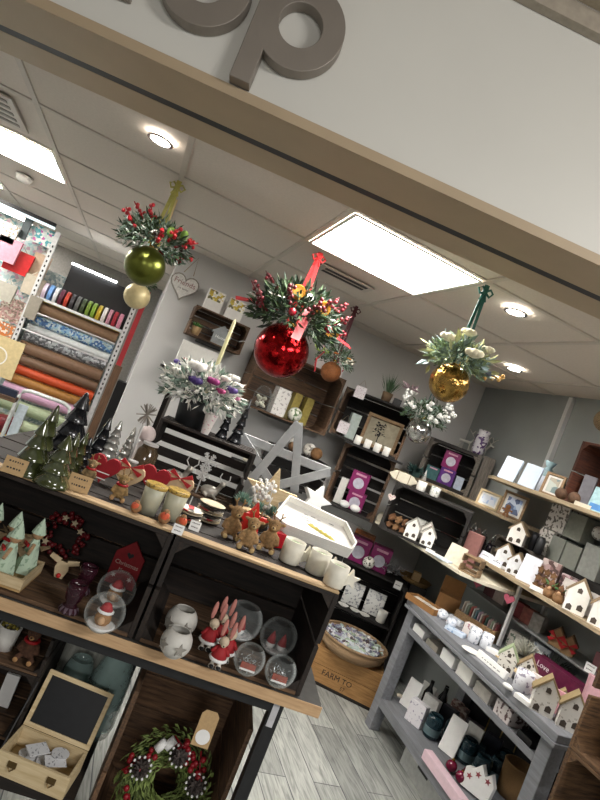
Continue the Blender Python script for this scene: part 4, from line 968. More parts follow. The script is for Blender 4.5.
# big dark crate with bottles
cr2, pc2, k2 = wallcrate('large dark crate on the wall behind the red bauble, holding white boxes', (283, 420), 95, 62, .26, BROWN, 3.72, th=.016, slats=4, gap=.008)
bracket(pc2.x, 3.74, pc2.z, 'dark ledge carrying the large crate behind the red bauble')
zi = pc2.z+.0135
t = thing('glass_cloche', 'clear glass jar of white flowers at left in the large wall crate', 'jar', inw((258, 408), .07, zi, 3.72), 0)
G().lathe([(.06, 0), (.062, .02), (.062, .1), (.04, .15), (0, .165)], 22).done('glass', CLR, t, True)
g = G()
for j in range(14): g.ball((random.uniform(-.03, .03), random.uniform(-.03, .03), random.uniform(.02, .09)), .014, 6)
g.done('flowers', mat('d8d8c8', .7, isl=.2), t, True)
bx('sleeve_box', 'tall white printed box in the large wall crate', 'box', inw((274, 414), .06, zi, 3.72), .2, .1, .08, .19, dots('e6e4e0', 'a8a4a2', 60, .4), 'white boxes in the large wall crate')
bx('sleeve_box', 'shorter white printed box leaning behind the tall one in the wall crate', 'box', inw((284, 412), .15, zi, 3.72), .2, .1, .06, .17, dots('d9d8d4', '9c9896', 50, .42), 'white boxes in the large wall crate')
for c, dy, l in (((291, 412), .1, 'left gold-green box in the large wall crate'), ((303, 416), .08, 'right gold-green box in the large wall crate')):
    bx('gold_box', l, 'box', inw(c, dy, zi, 3.72), .15, .06, .06, .2, mat('9c8d4a', .35, .3, var=.2), 'gold-green boxes')
t = thing('ceramic_ball', 'green and white flowered ceramic ball in front of the gold boxes', 'ball ornament', inw((291, 424), .05, zi, 3.72), 0); G().ball((0, 0, .052), .052, 16).done('ball', dots('e2e2d6', '5f7a4c', 45, .47), t, True)
q = wallp(322, 378, 3.8)
bx('printed_canvas', 'white canvas with pink flowers on the large wall crate, behind the brown bauble', 'picture', Vector((q.x, 3.86, pc2.z+62*k2+.001)), .1, .15, .03, .19, dots('e6e0e0', 'c0566e', 45, .4), None)
q = wallp(341, 388, 3.8)
bx('printed_canvas', 'smaller white canvas with pink flowers at the right corner of the wall crate', 'picture', Vector((q.x-.05, 3.87, pc2.z+62*k2+.001)), .1, .08, .03, .13, dots('e6e0e0', 'c0566e', 45, .42), None)
# small dark crate low behind the grey star
cr3, pc3, k3 = wallcrate('small dark crate on the wall beside the grey star, under the ceramic balls', (291, 488), 62, 34, .24, DARK2, 3.74, th=.014, slats=3, gap=.01)
bracket(pc3.x, 3.76, pc3.z, 'dark ledge carrying the small crate beside the grey star')
z3 = pc3.z+34*k3+.001
for c, r, m_, l in (((297, 446), .05, dots('d8d6d0', '8a857d', 40, .45), 'white patterned ceramic ball at left on the small dark crate'), ((311, 449), .05, dots('dcd8d0', '77726a', 40, .48), 'white patterned ceramic ball at right on the small dark crate'), ((314, 456), .045, mat('7d5a38', .8, var=.4), 'brown woven ball at the corner of the small dark crate'), ((288, 455), .035, mat('6d5138', .8, var=.4), 'small brown woven ball at left on the dark crate')):
    q = wallp(*c, 3.82); t = thing('ceramic_ball', l, 'ball ornament', (q.x, 3.79+.05*(r > .047)+.04*(r == .05 and c[0] < 300), z3), 0, 'balls on the small dark crate'); G().ball((0, 0, r), r, 16).done('ball', m_, t, True)
q = wallp(253, 456, 3.9); t = thing('paper_rose', 'big cream paper rose on a dark ledge behind the slatted crate', 'paper flower', (q.x, 3.9, q.z-.075), 0)
g = G(); rose(g, (0, 0, .022), .075, 18); g.done('petals', mat('d8d2bc', .8, var=.05), t, True)
bracket(q.x, 3.8, q.z-.076, 'dark ledge carrying the cream paper rose')

# ================================================================ CORNER STACK (turned towards the entrance)
YC = 3.8
def cn(px, py, y=YC, z=None): return ony(px, py, CORNER, y, z)
def C3(x, y, z): return loc(CORNER, x, y, z)
def cx(px, py, y=YC): return cn(px, py, y).dot(axes(CORNER)[0])
# floor box with black stencil
OLD = [wood('7a5730', 'a8804e', a, isl=.12) for a in range(3)]
t = thing('wooden_chest', 'old pine box with black stencilled letters on the floor under the round basket', 'box', C3(.215, 3.79, 0), CORNER)
G().box(-.235, .235, 0, .3, 0, .018).done('base', mat('1c1815', .8), t)
for z0, z1 in ((.02, .128), (.131, .24)): G().box(-.23, .23, .0, .014, z0, z1).done('front_plank', OLD[0], t, bevel=.002)
G().box(-.23, -.216, .0145, .29, .02, .24).done('end_panel', OLD[1], t); G().box(.216, .23, .0145, .29, .02, .24).done('end_panel', OLD[1], t)
G().box(-.2155, .2155, .276, .29, .02, .24).done('back_panel', OLD[0], t); G().box(-.2155, .2155, .0145, .2755, .225, .239).done('top_panel', OLD[0], t)
INKB = mat('1d1712', .8); textmesh('FARM TO', .05, INKB, t, T((-.035, -.001, .092))); textmesh('57', .032, INKB, t, T((.02, -.001, .046)))
# wicker basket
p = C3(.20, 3.93, .2415); k = mpp(p)
t = thing('wicker_basket', 'round wicker basket full of wrapped sweets on the old pine box', 'basket', p, 0)
WK = weave('8a6a48', 'c9a880', 150)
G().lathe([(.19, 0), (.225, .03), (.235, .085), (.225, .085), (.21, .02), (0, .015)], 36).done('body', WK, t, True)
G().tube([(.232*math.cos(a), .232*math.sin(a), .09) for a in [i*.2094 for i in range(30)]], .009, 7, closed=True).done('rim', WK, t, True)
o = G(); 
for j in range(420): a = random.random()*6.28; q = .2*math.sqrt(random.random()); o._new(*(lambda v: (v, [(0, 2, 3, 1), (4, 5, 7, 6), (0, 1, 5, 4), (2, 6, 7, 3), (0, 4, 6, 2), (1, 3, 7, 5)]))([Vector((q*math.cos(a), q*math.sin(a), .07+random.random()*.02))+Matrix.Rotation(a*3, 3, 'Z') @ Vector((x, y, z)) for z in (0, .01) for y in (-.008, .008) for x in (-.014, .014)]))
o = o.done('sweets', confetti(['c9cdd2', '8e8aa0', 'b8c4c0', '5a4a50', 'a8b8a0', 'd8d4d0', '7a8090'], 30)); tag(o, 'heap of small foil wrapped sweets filling the round basket', 'sweets', None, p+Vector((0, 0, .001))); o['kind'] = 'stuff'
# S4: dark crate with plates and books
p = C3(.17, 4.17, .2425)
crate('tall dark crate standing behind the round basket, holding white books and plates', C3(.18, 3.985+.2, .0), CORNER, .5, .34, .735, DARK2, th=.016, slats=5, gap=.006)
t = thing('inner_shelf', 'dark board shelf inside the tall crate behind the basket', 'shelf', C3(.18, 4.195, .40), CORNER); G().box(-.23, .23, 0, .28, 0, .016).done('board', DARK2[0], t)
for x, l in ((.09, 'white printed notebook at left in the tall crate behind the basket'), (.26, 'white printed notebook at right in the tall crate behind the basket')):
    bx('notebook', l, 'book', C3(x, 4.33, .4165), CORNER+.05, .14, .02, .17, dots('dcdcd8', '8f9296', 60, .43), 'white notebooks in the tall crate', tilt=-.15)
for x, l in ((.05, 'white saucer at left in front of the notebooks'), (.14, 'white saucer in the middle in front of the notebooks'), (.215, 'white saucer at right in front of the notebooks')):
    tag(G().lathe([(.022, 0), (.042, .012), (.04, .013), (.02, .004), (0, .004)], 22).done('saucer', WHITE, smooth=True), l, 'saucer', 'white saucers', C3(x, 4.23, .4166))
mug('white cup at the right end of the tall crate behind the basket', C3(.335, 4.25, .4166), .035, .085, WHITE, None)
# S3 counter on top of S4: gift boxes
zS3 = .7365
MAG = mat('8a1f63', .4, var=.1); ORG = mat('9a5a2a', .4, var=.3)
def pinkbox(b, wpx, hpx_, l, y, z, base=MAG, round_=True):
    p = cn(*b, y, z); k = mpp(p); t = bx('candle_box', l, 'candle box', p, CORNER, wpx*k, wpx*k*.75, hpx_*k, base, 'magenta and orange candle boxes')
    a = wpx*k
    if round_: G().lathe([(a*.3, 0), (a*.3, .0015)], 22, T((0, -a*.376, hpx_*k*.42)) @ RX(R(90))).done('round_window', mat('c9c6d4', .4), t)
    G().box(-a*.3, a*.3, -a*.377, -a*.376, hpx_*k*.8, hpx_*k*.9).done('lettering', mat('d9a0b8', .5), t)
    return t
pinkbox((351, 570), 21, 24, 'magenta candle box at left on the tall dark crate', 4.33, zS3); pinkbox((372, 578), 20, 24, 'magenta candle box at right behind the white ball', 4.33, zS3)
pinkbox((357, 556), 21, 26, 'orange candle box behind the two magenta ones', 4.46, zS3, ORG, False)
t = thing('ceramic_ball', 'white ball with black speckles in front of the magenta box', 'ball ornament', cn(364, 574, 4.235, zS3), 0); G().ball((0, 0, .045), .045, 16).done('ball', dots('dedcd4', '4a4640', 60, .45), t, True)
for b, l in (((381, 566), 'clear glass ornament at the back beside the orange box'), ((391, 572), 'clear glass ornament behind the right magenta box')):
    t = thing('glass_ornament', l, 'glass ornament', cn(*b, 4.46, zS3), 0, 'clear glass ornaments'); G().lathe([(.03, 0), (.04, .04), (.02, .09), (0, .12)], 16).done('glass', CLR, t, True)
o = G()
for j in range(90): o.leaf((random.uniform(-.08, .08), random.uniform(-.05, .05), random.uniform(0.03, .07)), (random.uniform(-1, 1), random.uniform(-1, 1), random.uniform(0, 1)), .045, .012)
o = o.done('silver_sprays', mat('a8a9ac', .3, .4, isl=.4)); tag(o, 'loose pile of silver leaf sprays at right on the tall dark crate', 'silver sprays', None, cn(386, 590, 4.3, zS3)); o['kind'] = 'stuff'
p = C3(.47, 4.36, .76); t = thing('wicker_tray', 'shallow wicker tray at the right behind the silver sprays', 'basket', p, 0)
G().lathe([(.1, 0), (.125, .035), (.118, .035), (.095, .008), (0, .008)], 28).done('body', weave('7a5c34', 'b8955c', 150), t, True)
st = thing('corner_pedestal', 'dark post under the wicker tray in the corner', 'pedestal', C3(.505, 4.36, 0), CORNER); G().box(-.06, .06, -.1, .1, 0, .7595).done('post', DARK2[2], st)
bx('small_box', 'small kraft box lying in the wicker tray', 'box', p+Vector((0, 0, .009)), CORNER, .06, .06, .07, KRAFT)
t = card('price_card', 'white price tag on the front edge of the tall dark crate', 'price card', cn(397, 588, 4.18, .70), CORNER, .055, .055, WHITEP, None, -.1, 1)
# wall-hung corner shelf carrying S2, with egg shapes on it
t = thing('corner_shelf', 'grey shelf block in the corner carrying the dark slatted crate', 'shelf', C3(-.17, 3.99, 1.03), CORNER)
G().box(-.22, .20, 0, .33, 0, .055).done('board', mat('4a4a48', .6), t)
zS2 = 1.0855
crate('tall dark slatted crate on the corner shelf holding two magenta boxes', C3(-.165, 4.0, zS2), CORNER, .385, .3, .47, [DARK2[0], BROWN[1], DARK2[2]], th=.022, slats=5, gap=.016, top=True)
pinkbox((349, 508), 18, 20, 'upper magenta candle box in the tall slatted crate, stacked on another', 4.145, zS2+.013+.137); pinkbox((347, 522), 18, 18, 'lower magenta candle box in the tall slatted crate', 4.145, zS2+.0195)
bx('white_box', 'tall white box at left in the slatted crate beside the magenta boxes', 'box', C3(-.268, 4.15, zS2+.0185), CORNER, .055, .07, .19, WHITE)
for b, l in (((340, 515), 'left white egg in front of the magenta boxes'), ((351, 519), 'right white egg in front of the magenta boxes')):
    t = thing('white_egg', l, 'egg ornament', cn(*b, 4.03, zS2+.0185), CORNER, 'white eggs on the corner shelf'); G().ball((0, 0, .026), .026, 14, (1.5, 1, 1)).done('egg', WHITEP, t, True)
# S1
zS1 = zS2+.4715
crate('dark open crate above the slatted one, holding the framed print', C3(-.235, 4.0, zS1), CORNER, .52, .3, .36, [DARK2[0], BROWN[1], DARK2[2]], th=.018, slats=3, gap=.01)
for b, l in (((360, 442), 'leftmost white candle cup on the ledge of the dark open crate'), ((369, 444), 'second white candle cup from the left on that ledge'), ((378, 447), 'third white candle cup from the left on that ledge'), ((386, 449), 'rightmost white candle cup on the ledge of the dark open crate')):
    pass
t = thing('shelf_ledge', 'dark front ledge between the two corner crates carrying white candle cups', 'ledge', C3(-.12, 3.9, zS2+.455), CORNER)
G().box(-.24, .19, 0, .095, 0, .015).done('board', DARK2[0], t)
for i, l in enumerate(('leftmost white candle cup on the ledge of the dark open crate', 'second white candle cup from the left under the dark open crate', 'third white candle cup from the left under the dark open crate', 'rightmost white candle cup on the ledge under the framed print')):
    q = cn((358, 368, 377.5, 386.5)[i], (440, 443, 447, 451)[i], 3.935, zS2+.4705); mug(l, q, .025, .062, WHITE, 'white candle cups', mat('d8d4c8', .5), 'candle cup', 'candle_cup')
zI = zS1+.0152
t = thing('framed_print', 'wooden framed print of a black tree with a heart, in the dark open crate', 'picture frame', C3(-.15, 4.10, zI+.003), CORNER, tilt=-.14)
FR = wood('7d6348', 'a98c6a', 0, isl=.1)
def frame(t, w, h, b, d, m, pic, mount=None):
    for x0, x1, z0, z1 in ((-w/2, w/2, 0, b), (-w/2, w/2, h-b, h), (-w/2, -w/2+b, b, h-b), (w/2-b, w/2, b, h-b)): G().box(x0, x1, 0, d, z0, z1).done('frame_side', m, t)
    G().box(-w/2+b, w/2-b, d*.55, d*.95, b, h-b).done('picture', pic, t)
    if mount: G().box(-w/2+b*2, w/2-b*2, d*.5, d*.549, b*2, h-b*2).done('image', mount, t)
frame(t, .27, .24, .022, .06, FR, mat('a8a08a', .7))
g = G()
for j in range(60): g.leaf((random.uniform(-.06, .03), .03, random.uniform(.1, .19)), (random.uniform(-1, 1), 0, random.uniform(-1, 1)), .022, .01)
g.box(-.016, -.010, .031, .033, .05, .13); g.done('tree_print', BLACK, t)
textmesh('love grows here', .016, INK, t, T((.03, .032, .05)))
bx('candle_jar', 'pale green-grey tall card box standing in the dark open crate', 'box', cn(353, 424, 4.05, zI), CORNER+.3, .07, .07, .185, mat('a9b5b0', .5), None)
def hangtag(c, l, y):
    q = cn(*c, y); k = mpp(q); t = thing('hanging_tag', l, 'tag', q, CORNER, 'pink hanging tags on the corner crates'); G().box(-5.5*k, 5.5*k, 0, .004, 0, 12*k).done('tag', dots('d6cfd2', 'b09aa2', 120, .42), t); G().tube([(-4*k, .002, 12*k), (0, .002, 19*k), (4*k, .002, 12*k)], .0015, 4).done('string', mat('8d7d66', .9), t)
hangtag((358, 398), 'pale pink hanging tag at the top left of the dark open crate', 3.985); hangtag((341, 433), 'pale pink hanging tag left of the white candle cups', 3.985)
pot_plant('pot of green grass on top of the dark open crate', C3(-.21, 4.1, zS1+.3605), .04, .07, mat('6f5a44', .8), mat('4f6a4c', .6, isl=.4), 70, .17, .8, wd=.006)
tag(G().box(-.03, .03, 0, .02, 0, .05).done('dark_tag', BLACK), 'small black label block beside the pot of grass', 'label', None, C3(-.125, 4.06, zS1+.3605), CORNER)

# ================================================================ RIGHT WALL: SHELVES
CREAM = mat('cfc8b4', .5, var=.05)
TOPB = wood('8a7a62', 'b3a184', 1, isl=.1)
def shelfthing(label, poly, z0, z1, m=None, edge=None):
    t = thing('wall_shelf', label, 'shelf', (0, 0, 0)); G().slab(poly, z0, z1).done('board', m or TOPB, t, bevel=.002); return t
ZU1, ZU2, ZU3, ZD, ZBN = 1.70, 1.49, 1.205, 1.12, .80
shelfthing('upper wooden shelf on the right wall carrying the pale blue books', [(2.3, 1.2), (2.73, 1.2), (2.73, 3.26), (2.45, 3.26), (2.3, 3.02)], ZU1-.022, ZU1)
shelfthing('wooden shelf on the right wall carrying the picture frames and the purple boxes', [(2.35, 2.84), (2.73, 2.84), (2.73, 4.09), (2.02, 4.09), (2.2, 3.75), (2.35, 3.5)], ZU2-.02, ZU2)
shelfthing('long wooden shelf on the right wall carrying the little houses', [(2.3, 1.75), (2.73, 1.75), (2.73, 2.985), (2.3, 2.985)], ZU3-.022, ZU3)
shelfthing('curved white edged corner shelf carrying the ginger stars crate', [tuple(C3(.04, 4.3, 0).xy), tuple(C3(.04, 3.965, 0).xy), (1.97, 3.22), (2.02, 3.0), (2.06, 2.66), (2.2, 2.6), (2.7, 2.6), (2.7, 4.09), (2.25, 4.09)], ZD-.02, ZD, CREAM)
shelfthing('grey metal wire ledge below the house shelf with kraft gift houses', [(2.48, 1.75), (2.73, 1.75), (2.73, 3.1), (2.48, 3.1)], .958, .97, mat('8d9090', .4, .4))
def upright(x, y, z0, z1, l):
    w_ = .016 if z1 > 2 else .009
    t = thing('shelf_upright', l, 'shelf upright', (x, y, z0), 0, 'chrome shelf uprights'); G().box(-w_, w_, -w_, w_, 0, z1-z0).done('post', mat('dcdcdc', .3, .5, var=.02), t)
    return t
upright(2.712, 3.08, ZU1+.001, 2.385, 'chrome upright on the right wall behind the teal bag'); upright(2.3, 4.075, ZU2+.33, 2.385, 'thin chrome upright in the far corner of the wall')
upright(2.64, 2.6, ZD-.3, ZD-.022, 'chrome post under the curved corner shelf'); upright(2.4, 2.57, .815, ZU3-.023, 'chrome post between the bench and the house shelf')
def onR(px, py, x, z): q = onx(px, py, x, z); return q
def rt_(q): return R(-62)
# crate with purple boxes on the middle shelf (far corner)
pc = cn(455, 492, 4.36); 
p = ony(440, 488, CORNER, 4.36, ZU2+.0005)
UC = crate('dark crate on the frame shelf in the corner, holding purple and pink boxes', p, CORNER+R(-8), .40, .26, .33, [DARK2[0], GREYW[1], DARK2[2]], th=.03, slats=3, gap=.01)
zi = ZU2+.025
def cc_(px, py, y, z): return ony(px, py, CORNER, y, z)
def pinkat(x, y, z_, w_, h_, m_, l, rd=True):
    t = bx('candle_box', l, 'candle box', at(UC, x, y, z_), UC.rotation_euler.z, w_, w_*.75, h_, m_, 'magenta and orange candle boxes')
    if rd: G().lathe([(w_*.3, 0), (w_*.3, .0015)], 22, T((0, -w_*.376, h_*.42)) @ RX(R(90))).done('round_window', mat('c9c6d4', .4), t)
    G().box(-w_*.3, w_*.3, -w_*.377, -w_*.376, h_*.8, h_*.9).done('lettering', mat('d9a0b8', .5), t)
pinkat(.01, .1, .025, .115, .125, mat('5d2a80', .4, var=.2), 'purple candle box low in the corner crate on the frame shelf')
pinkat(-.1, .11, .025, .1, .10, mat('3f6a6c', .4, var=.2), 'dark teal candle box at left in the corner crate on the frame shelf', False)
pinkat(.0, .1, .1515, .12, .13, MAG, 'magenta candle box on top of the purple one in the corner crate')
bx('bottle_box', 'pale blue and white box at right in the corner crate', 'box', at(UC, .105, .1, .025), UC.rotation_euler.z+.2, .06, .05, .10, mat('b9c4d4', .5))
ztop = ZU2+.3315
for b, l in (((466, 440), 'white twig reindeer at left on top of the corner crate'), ((482, 446), 'white twig reindeer at right on top of the corner crate')):
    q = cc_(*b, 4.52, ztop); t = thing('twig_reindeer', l, 'reindeer ornament', q, CORNER, 'white twig reindeer')
    g = G()
    for x in (-.04, .04): g.tube([(x, 0, 0), (x*.9, 0, .06)], .004, 5)
    g.tube([(-.045, 0, .065), (.04, 0, .07)], .012, 6).tube([(.04, 0, .07), (.06, 0, .11)], .007, 6).tube([(.055, 0, .11), (.085, 0, .1)], .009, 6)
    for s in (-1, 1): g.tube([(.058, 0, .115), (.05+.03*s, .0, .15), (.05+.05*s, 0, .17)], .003, 4).tube([(.05+.02*s, 0, .14), (.05+.005*s, 0, .17)], .003, 4)
    g.done('body', mat('b7b4ac', .7), t)
bx('grey_board', 'weathered grey board standing right of the corner crate', 'board', at(UC, .255, .05, 0), UC.rotation_euler.z, .085, .018, .34, GREYW[2])
# vase + upper shelf goods
q = onx(503, 452, 2.46, ZU1+.001)
t = thing('floral_vase', 'tall white vase with purple flower print on top of the corner crate', 'vase', at(UC, .15, .12, .3317), 0)
G().lathe([(.035, 0), (.046, .02), (.05, .12), (.042, .17), (.046, .19), (.042, .19), (.038, .17), (.045, .12), (0, .02)], 24).done('vase', dots('d9d6dc', '54346e', 38, .47), t, True)
BLUEC = mat('c3d2e6', .5, var=.04)
def bookr(px, py, x, z, wpx, hpx_, m, l, name='gift_book', cat='book', group=None, rot=R(-58), tilt=-.3, dpx=4, **kw):
    q = onx(px, py, x, z); k = mpp(q); return bx(name, l, cat, q, rot, wpx*k, dpx*k, hpx_*k, m, group, tilt, **kw)
z = ZU1+.0005
bookr(508, 473, 2.36, z, 17, 25, BLUEC, 'left pale blue book leaning on the upper shelf', group='pale blue books on the upper shelf'); bookr(528, 481, 2.36, z, 17, 25, BLUEC, 'right pale blue book leaning on the upper shelf', group='pale blue books on the upper shelf')
bookr(540, 478, 2.44, z, 9, 18, mat('d6deea', .5), 'narrow white book between the pale blue ones and the frame')
q = onx(549, 492, 2.38, z); k = mpp(q); t = thing('picture_frame', 'wooden picture frame with a white mount on the upper shelf', 'picture frame', q, R(-58), tilt=-.2)
frame(t, 19*k, 24*k, 2.2*k, 4*k, FR, WHITE, confetti(['8fa0a4', 'b8c0b8', '6f8484', 'a8a08e'], 30))
q = onx(553, 458, 2.6, z); k = mpp(q); t = thing('teal_bag', 'pale teal gathered gift bag behind the wooden picture frame', 'gift bag', q, R(-60))
G().lathe([(11*k, 0), (13*k, 8*k), (8*k, 22*k), (3*k, 28*k), (6*k, 34*k)], 12, wob=-.15).done('bag', mat('7f9aa2', .6, var=.15), t, True)
bookr(536, 462, 2.62, z, 15, 24, mat('4a2350', .4), 'dark purple frame standing at the back of the upper shelf', 'purple_frame', 'picture frame', face=(.25, .75, .4, .8), facem=mat('8d7f94', .5), name2='picture')
q = onx(581, 460, 2.6, z); t = thing('green_branch', 'dark green branches at the back beside the chrome upright', 'branches', q, 0); g = G(); sprigs(g, (0, 0, .03), .03, 30, .12, .016, 1.5, 1); g.box(-.02, .02, -.02, .02, 0, .03); g.done('branches', mat('3f5a54', .7, isl=.3), t)
for i in range(3):
    q = onx(583, 507, 2.345, z+.007*i); k = mpp(q); tag(G().box(-.04, .04, -.025, .025, 0, .0065).done('white_coaster', CREAM), 'cream wooden block in the low stack before the brown crate', 'coaster', 'cream blocks in a low stack', q, R(-60)+.03*i)
q = onx(592, 500, 2.60, z)
crate('reddish brown crate on the upper shelf at the right edge', Vector((2.43, onx(563, 492, 2.43, z).y-.22, z)), R(-90), .44, .2, .36, [wood('2c150c', '5a2f1c', a) for a in range(3)], th=.018, slats=3, gap=.006)
bookr(584, 497, 2.50, z+.02, 12, 30, mat('77767c', .6), 'tall grey box with white label inside the reddish crate', 'grey_box', 'box', tilt=0)
bookr(594, 511, 2.36, z, 15, 26, mat('8fb0b4', .5, var=.2), 'teal and blue sign leaning against the reddish crate', 'seaside_sign', 'sign', dpx=3, face=(.1, .9, .05, .3), facem=mat('3f78b0', .5), name2='blue_edge')
for b, x, l in (((561, 494), 2.345, 'brown woven ball behind the picture frame at right'), ((573, 501), 2.335, 'dark brown ball beside the reddish crate')):
    q = onx(*b, x, z); t = thing('woven_ball', l, 'ball ornament', q, 0, 'brown balls on the upper shelf'); G().ball((0, 0, .032), .032, 14).done('ball', mat('5a4230', .8, var=.4), t, True)
# middle shelf frames and K1 goods
z = ZU2+.0005
q = onx(486, 505, 2.40, z); k = mpp(q); t = thing('picture_frame', 'pale frame with blue stripes on the middle shelf, left of two', 'picture frame', q, R(-50), 'picture frames on the middle shelf', -.2)
frame(t, 22*k, 17*k, 2*k, 3*k, LIGHT[0], WHITE, confetti(['9fb6d8', 'd0d8e4', 'b8c8dc'], 30))
q = onx(508, 517, 2.42, z); k = mpp(q); t = thing('picture_frame', 'brown frame with blue picture on the middle shelf, right of two', 'picture frame', q, R(-50), 'picture frames on the middle shelf', -.2)
frame(t, 24*k, 26*k, 2.4*k, 3*k, FR, WHITE, confetti(['8aa0c8', '4a5a80', 'b8c4d8'], 30))
q = onx(503, 521, 2.37, z); k = mpp(q); t = thing('gingerbread_figure', 'small brown gingerbread figure in front of the right picture frame', 'figure', q, R(-50))
g = G(); g.ball((0, 0, 10*k), 2.6*k, 8); g.box(-2*k, 2*k, -1*k, 1*k, 3*k, 8.5*k).box(-5*k, 5*k, -1*k, 1*k, 6*k, 8*k).box(-2.6*k, -.6*k, -1*k, 1*k, 0, 3.2*k).box(.6*k, 2.6*k, -1*k, 1*k, 0, 3.2*k); g.done('body', mat('7a5230', .8), t)
# on the far end of the middle shelf
p = ony(414, 474, CORNER, 4.30, ZU2+.0005); t = thing('fir_pot', 'bushy dark green fir sprig in the far corner', 'plant', p, 0); g = G(); sprigs(g, (0, 0, .03), .05, 110, .06, .012, 1, .8); g.box(-.03, .03, -.03, .03, 0, .04); g.done('foliage', mat('2c4a46', .7, isl=.4), t)
p = ony(427, 470, CORNER, 4.36, ZU2+.0005); t = thing('white_cone', 'little white cone tree right of the dark green fir', 'tree ornament', p, 0); G().lathe([(.022, 0), (0, .085)], 14).done('cone', WHITEP, t, True)
# K1: dark crate on the curved corner shelf
KR = R(-38)
pk = onz(414, 545, ZD+.0005)+axes(KR)[1]*.05
K1C = crate('black crate on the curved corner shelf holding ginger stars and white houses', pk, KR, .50, .3, .315, DARK2, th=.02, slats=3, gap=.008)
zk = ZD+.0175; zkt = ZD+.316
def k1(px, py, d, z): 
    ey = axes(KR)[1]; q = ony(px, py, KR, pk.dot(ey)+d, z); return q
NUT = [mat('6d4b30', .8, var=.35), mat('8d6a48', .8, var=.3)]
for i in range(24):
    q = at(K1C, -.205+.046*(i % 4), .045+.05*((i//4) % 3), zk-ZD+.047*(i//12))
    o = G().prism(star(.0235, .014, 5), -.007, .007).done('ginger_star', NUT[i % 2], bevel=.001); tag(o, 'brown ginger star in the heap in the black corner crate', 'star ornament', 'ginger stars in the black crate', q+Vector((0, 0, .024)), random.uniform(-.5, .5), random.uniform(-.2, .2))
q = at(K1C, -.03, .235, zk-ZD); bx('white_box', 'plain white box behind the little houses in the black crate', 'box', q, KR, .085, .05, .12, WHITE)
for b, d, l, s in (((408, 541), .05, 'white little house at left in the black corner crate', 1), ((426, 536), .17, 'speckled little house at the back of the black corner crate', 1), ((424, 548), .04, 'white little house at right in the black corner crate', .95)):
    q = k1(*b, d, zk); k = mpp(q); house(l, q, KR+.1, 13*k*s, 12*k, 20*k*s, None, mat('a9a59c', .7))
t = thing('white_boat', 'cream wooden boat tray leaning on top of the black corner crate', 'tray', k1(400, 486, .06, zkt+.0005), KR, tilt=-.15)
G().prism([(-.1, .035), (-.06, .005), (.0, 0), (.06, .005), (.1, .035), (.06, .065), (0, .07), (-.06, .065)], 0, .025).done('hull', CREAM, t, bevel=.004)
for x in (-.04, .04): G().box(x-.003, x+.003, -.002, -.0002, .006, .064).done('rope', mat('8d7d66', .9), t)
mug('left white candle cup on the black corner crate', k1(420, 490, .03, zkt+.0005), .03, .062, WHITE, 'white cups on the black corner crate', None, 'candle cup', 'candle_cup')
mug('right flowered candle cup on the black corner crate', k1(433, 497, .03, zkt+.0005), .03, .062, dots('dededa', '8f9a92', 80, .44), 'white cups on the black corner crate', None, 'candle cup', 'candle_cup')
t = thing('hanging_heart', 'small pink and white heart hanging on the left side of the black crate', 'heart decoration', at(K1C, -.24, -.0082, .21), KR); G().prism(heart(.05), 0, .008).done('heart', dots('cfc2bc', 'a87a74', 80, .45), t)
# pink bags, lanterns on the curved shelf
zz = ZD+.0005
PKB = mat('8a5f5a', .6, var=.12)
for b, x, l in (((444, 546), 2.30, 'dusty pink paper bag at left beside the black corner crate'), ((469, 556), 2.27, 'dusty pink paper bag at right of the other')):
    q = onx(*b, x, zz); k = mpp(q); t = bx('paper_bag', l, 'gift bag', q, R(-50), 15*k, 9*k, 34*k, PKB, 'dusty pink paper bags')
    G().tube([(-3*k, 0, 34*k), (0, 0, 40*k), (3*k, 0, 34*k)], .002, 5).done('handle', mat('6d4a48', .7), t)
for b, x, l in (((470, 538), 2.55, 'dark glass jar with silver hoop lid at left behind the pink bags'), ((480, 545), 2.56, 'dark glass jar with silver hoop lid in the middle'), ((489, 552), 2.56, 'dark glass jar with silver hoop lid at right by the crate')):
    q = onx(*b, x, zz); k = mpp(q); t = thing('glass_jar', l, 'jar', q, 0, 'dark jars with silver lids'); G().lathe([(5*k, 0), (5.5*k, 20*k), (4*k, 24*k)], 16).done('jar', mat('2c2830', .1, coat=.5), t, True); G().lathe([(4.4*k, 24*k), (4.4*k, 27*k), (0, 28*k)], 16).done('lid', SILVER, t); G().tube([(-3*k, 0, 28*k), (0, 0, 34*k), (3*k, 0, 28*k)], .003, 5).done('hoop', SILVER, t)
def flat(b, x, z, w, d, h, m, l, name, cat, rot=R(-50), group=None):
    q = onx(*b, x, z); return bx(name, l, cat, q, rot, w, d, h, m, group)
flat((436, 556), 2.05, zz, .12, .09, .006, WHITEP, 'stack of white cards lying at the front of the curved shelf', 'white_cards', 'cards', R(-60))
bookr(452, 562, 2.10, zz, 18, 20, mat('cfc6b2', .6), 'cream tilted card with a print on the curved shelf', 'print_card', 'card', tilt=-.35, dpx=2, rot=R(-55))
q = onx(452, 569, 2.07, zz); 
crate('small slatted wooden box at the end of the curved shelf', onx(467, 573, 2.1, zz), R(-55), .11, .08, .10, [wood('5a4834', '8f7656', a) for a in range(3)], th=.008, slats=3, gap=.016, name='slatted_box', cat='box', posts=False)
flat((497, 565), 2.36, ZU3+.0005, .12, .08, .008, WHITEP, 'white card pile lying at the far end of the house shelf', 'white_cards', 'cards', R(-80))
